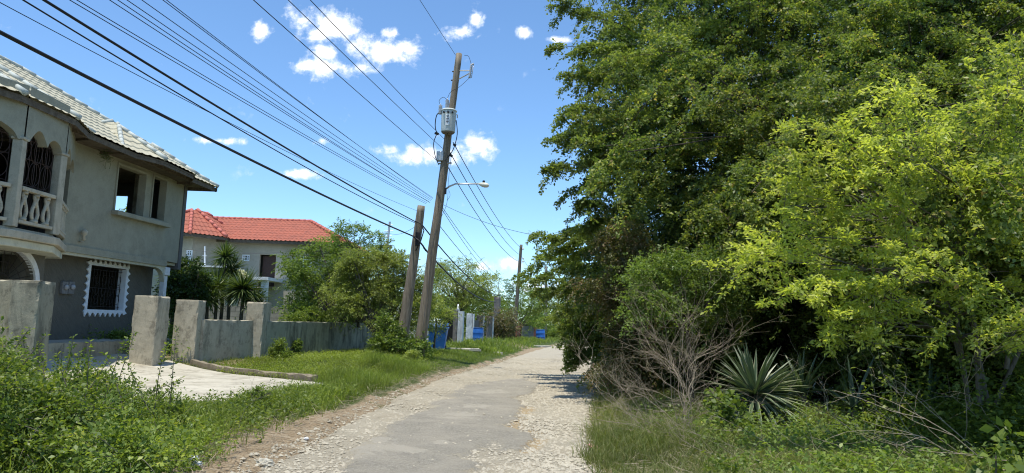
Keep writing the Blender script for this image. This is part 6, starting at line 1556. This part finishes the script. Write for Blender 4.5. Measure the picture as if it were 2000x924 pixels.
dead('dead_bush', 'bare grey-white dead bush with tangled twigs at the right road edge', [dr(1350, 862, 1295, 670, 10.2), dr(1345, 860, 1352, 690, 10.3), dr(1360, 860, 1215, 745, 10.3, .012, .4), dr(1340, 865, 1165, 790, 10.0, .012), dr(1355, 865, 1300, 745, 9.8), dr(1330, 870, 1180, 830, 9.5, .011), dr(1372, 858, 1240, 700, 10.6, .012), dr(1390, 866, 1320, 740, 10.2), dr(1300, 880, 1190, 770, 9.8, .011), dr(1350, 862, 1330, 640, 10.4, .012), dr(1345, 865, 1260, 690, 10.2, .011), dr(1335, 870, 1210, 700, 10.0, .011), dr(1320, 875, 1150, 745, 9.9, .010), dr(1360, 858, 1275, 670, 10.3, .010)], lv=3, kids=4, seed=4, spread=.45, r0=.012)
dead('dead_branches', 'long pale dead boughs lying across the grass at the lower right', [dr(1960, 915, 1700, 790, 8.0, .012), dr(1900, 925, 1668, 745, 8.2, .010), dr(2010, 880, 1760, 810, 8.3, .011), dr(1990, 905, 1640, 860, 7.6, .011), dr(1800, 905, 1640, 795, 8.6, .008), dr(1990, 920, 1690, 870, 7.2, .010), dr(1850, 918, 1600, 850, 7.5, .010), dr(1940, 925, 1730, 765, 7.9, .012), dr(2000, 930, 1600, 830, 7.3, .012), dr(1900, 900, 1690, 700, 8.6, .010), dr(1760, 900, 1580, 800, 9.0, .008)], lv=2, kids=2, seed=8, spread=.35)
dead('dead_branches', 'low brush of thin dead twigs in the grass before the agave', [dr(1560, 905, 1380, 830, 8.4, .007), dr(1620, 900, 1450, 850, 8.0, .007), dr(1500, 910, 1340, 870, 7.8, .007), dr(1420, 900, 1250, 850, 8.2, .007), dr(1580, 870, 1440, 850, 9.0, .006), dr(1650, 880, 1530, 840, 8.6, .007)], lv=2, kids=3, seed=9, spread=.4, flat=(1, .7, .4))
dead('dead_branches', 'dry brown sticks and pruned twigs heaped beside the road at the lower left', [dr(420, 915, 560, 800, 8.2, .006), dr(300, 905, 420, 870, 8.0, .006), dr(380, 920, 460, 870, 7.8, .006), dr(340, 890, 470, 880, 8.6, .005), dr(450, 915, 330, 895, 7.6, .005), dr(520, 905, 590, 915, 7.7, .005), dr(430, 890, 520, 850, 9, .005)], mat='bark', lv=2, kids=5, seed=12, spread=.6, flat=(1, 1, .25), grav=.03)
dead('dead_branches', 'curved pale dead stem arching out of the large bush at the lower left', [(at(130, 850, 6.9), at(190, 815, 6.7) - at(130, 850, 6.9), .45, .006)], lv=0, kids=1, seed=3, spread=.2)
random.seed(77)

# --- the leafy bush in the left foreground
cl = []
for i in range(330):
    x = rs.uniform(-7.6, -2.9); y = rs.uniform(6.0, 10.6)
    u = (x / y) * FOC + 1000; top = np.interp(u, [-60, 0, 100, 200, 260, 330, 400, 460], [1.3, 1.2, 1.0, .82, .56, .28, .12, .08]) * (1 - .25 * sm((y - 9) / 1.6))
    if top < .15 or u > 440: continue
    cl.append((x, y, gz(x, y) + rs.random() ** .8 * top * .85, rs.uniform(.18, .32)))
cl = [c for c in cl if mn.noise(Vector(c[:3]) * 1.6) > -.22]
lb = plant('leafy_bush', 'big sprawling small-leaved bush filling the lower left corner', 'bush', (-5, 8, .1), cl, .046, 22, 20, 'leaf_weed', None, None, droop=.15, slen=1.3, wid=.22, zb=.35, twig='bark', twigk=.25, crown='foliage', twigr=.0035)
sh = []; f = MB(); P_, D_ = [], []
for (u0, v0, u1, v1, Y) in ((60, 760, 40, 650, 7.6), (110, 770, 145, 655, 7.8), (200, 790, 250, 660, 8.6), (225, 790, 262, 648, 8.8), (170, 780, 175, 665, 8.2), (20, 750, 90, 655, 7.2), (300, 810, 328, 668, 9.2), (330, 800, 345, 640, 9.6), (300, 790, 358, 735, 9.6), (270, 780, 355, 745, 9.0), (140, 780, 110, 690, 7.4), (240, 800, 205, 690, 8.0), (5, 720, 60, 640, 7.0), (290, 800, 240, 700, 8.4), (90, 770, 75, 680, 7.8), (150, 800, 215, 700, 7.9)):
    a, b = at(u0, v0, Y), at(u1, v1, Y + .1); pts = limb(f, a, b, .007, .002, .03, .08, 8, 4); L = (b - a).length
    for k in range(int(L * 90)):
        t = random.random() ** .8; i = min(7, int(t * 8)); p = pts[i].lerp(pts[i + 1], t * 8 - i); P_.append(tuple(p)); d = Vector((random.gauss(0, 1), random.gauss(0, 1), random.gauss(.3, .5))).normalized(); D_.append(tuple(d))
f.build('shoots', 'bark', lb, True); P_ = np.array(P_); D_ = np.array(D_); L = .045 * (.5 + .8 * RNG.random(len(P_)))
leafmesh('shoot_leaves', P_ + D_ * .01, D_, norm(RNG.normal(0, .5, D_.shape) + [0, 0, 1]), L, L * .55, 'leaf_weed', lb)
bush('fresh sprouts in front of the house plinth, left of the lone pillar', 238, 676, .3, 10, .06, 'leaf_mid', hz=1.4)
bush('small leafy plant at the front edge of the driveway slab', 492, 792, .16, 6, .035, 'leaf_mid', hz=1.4, per=14)
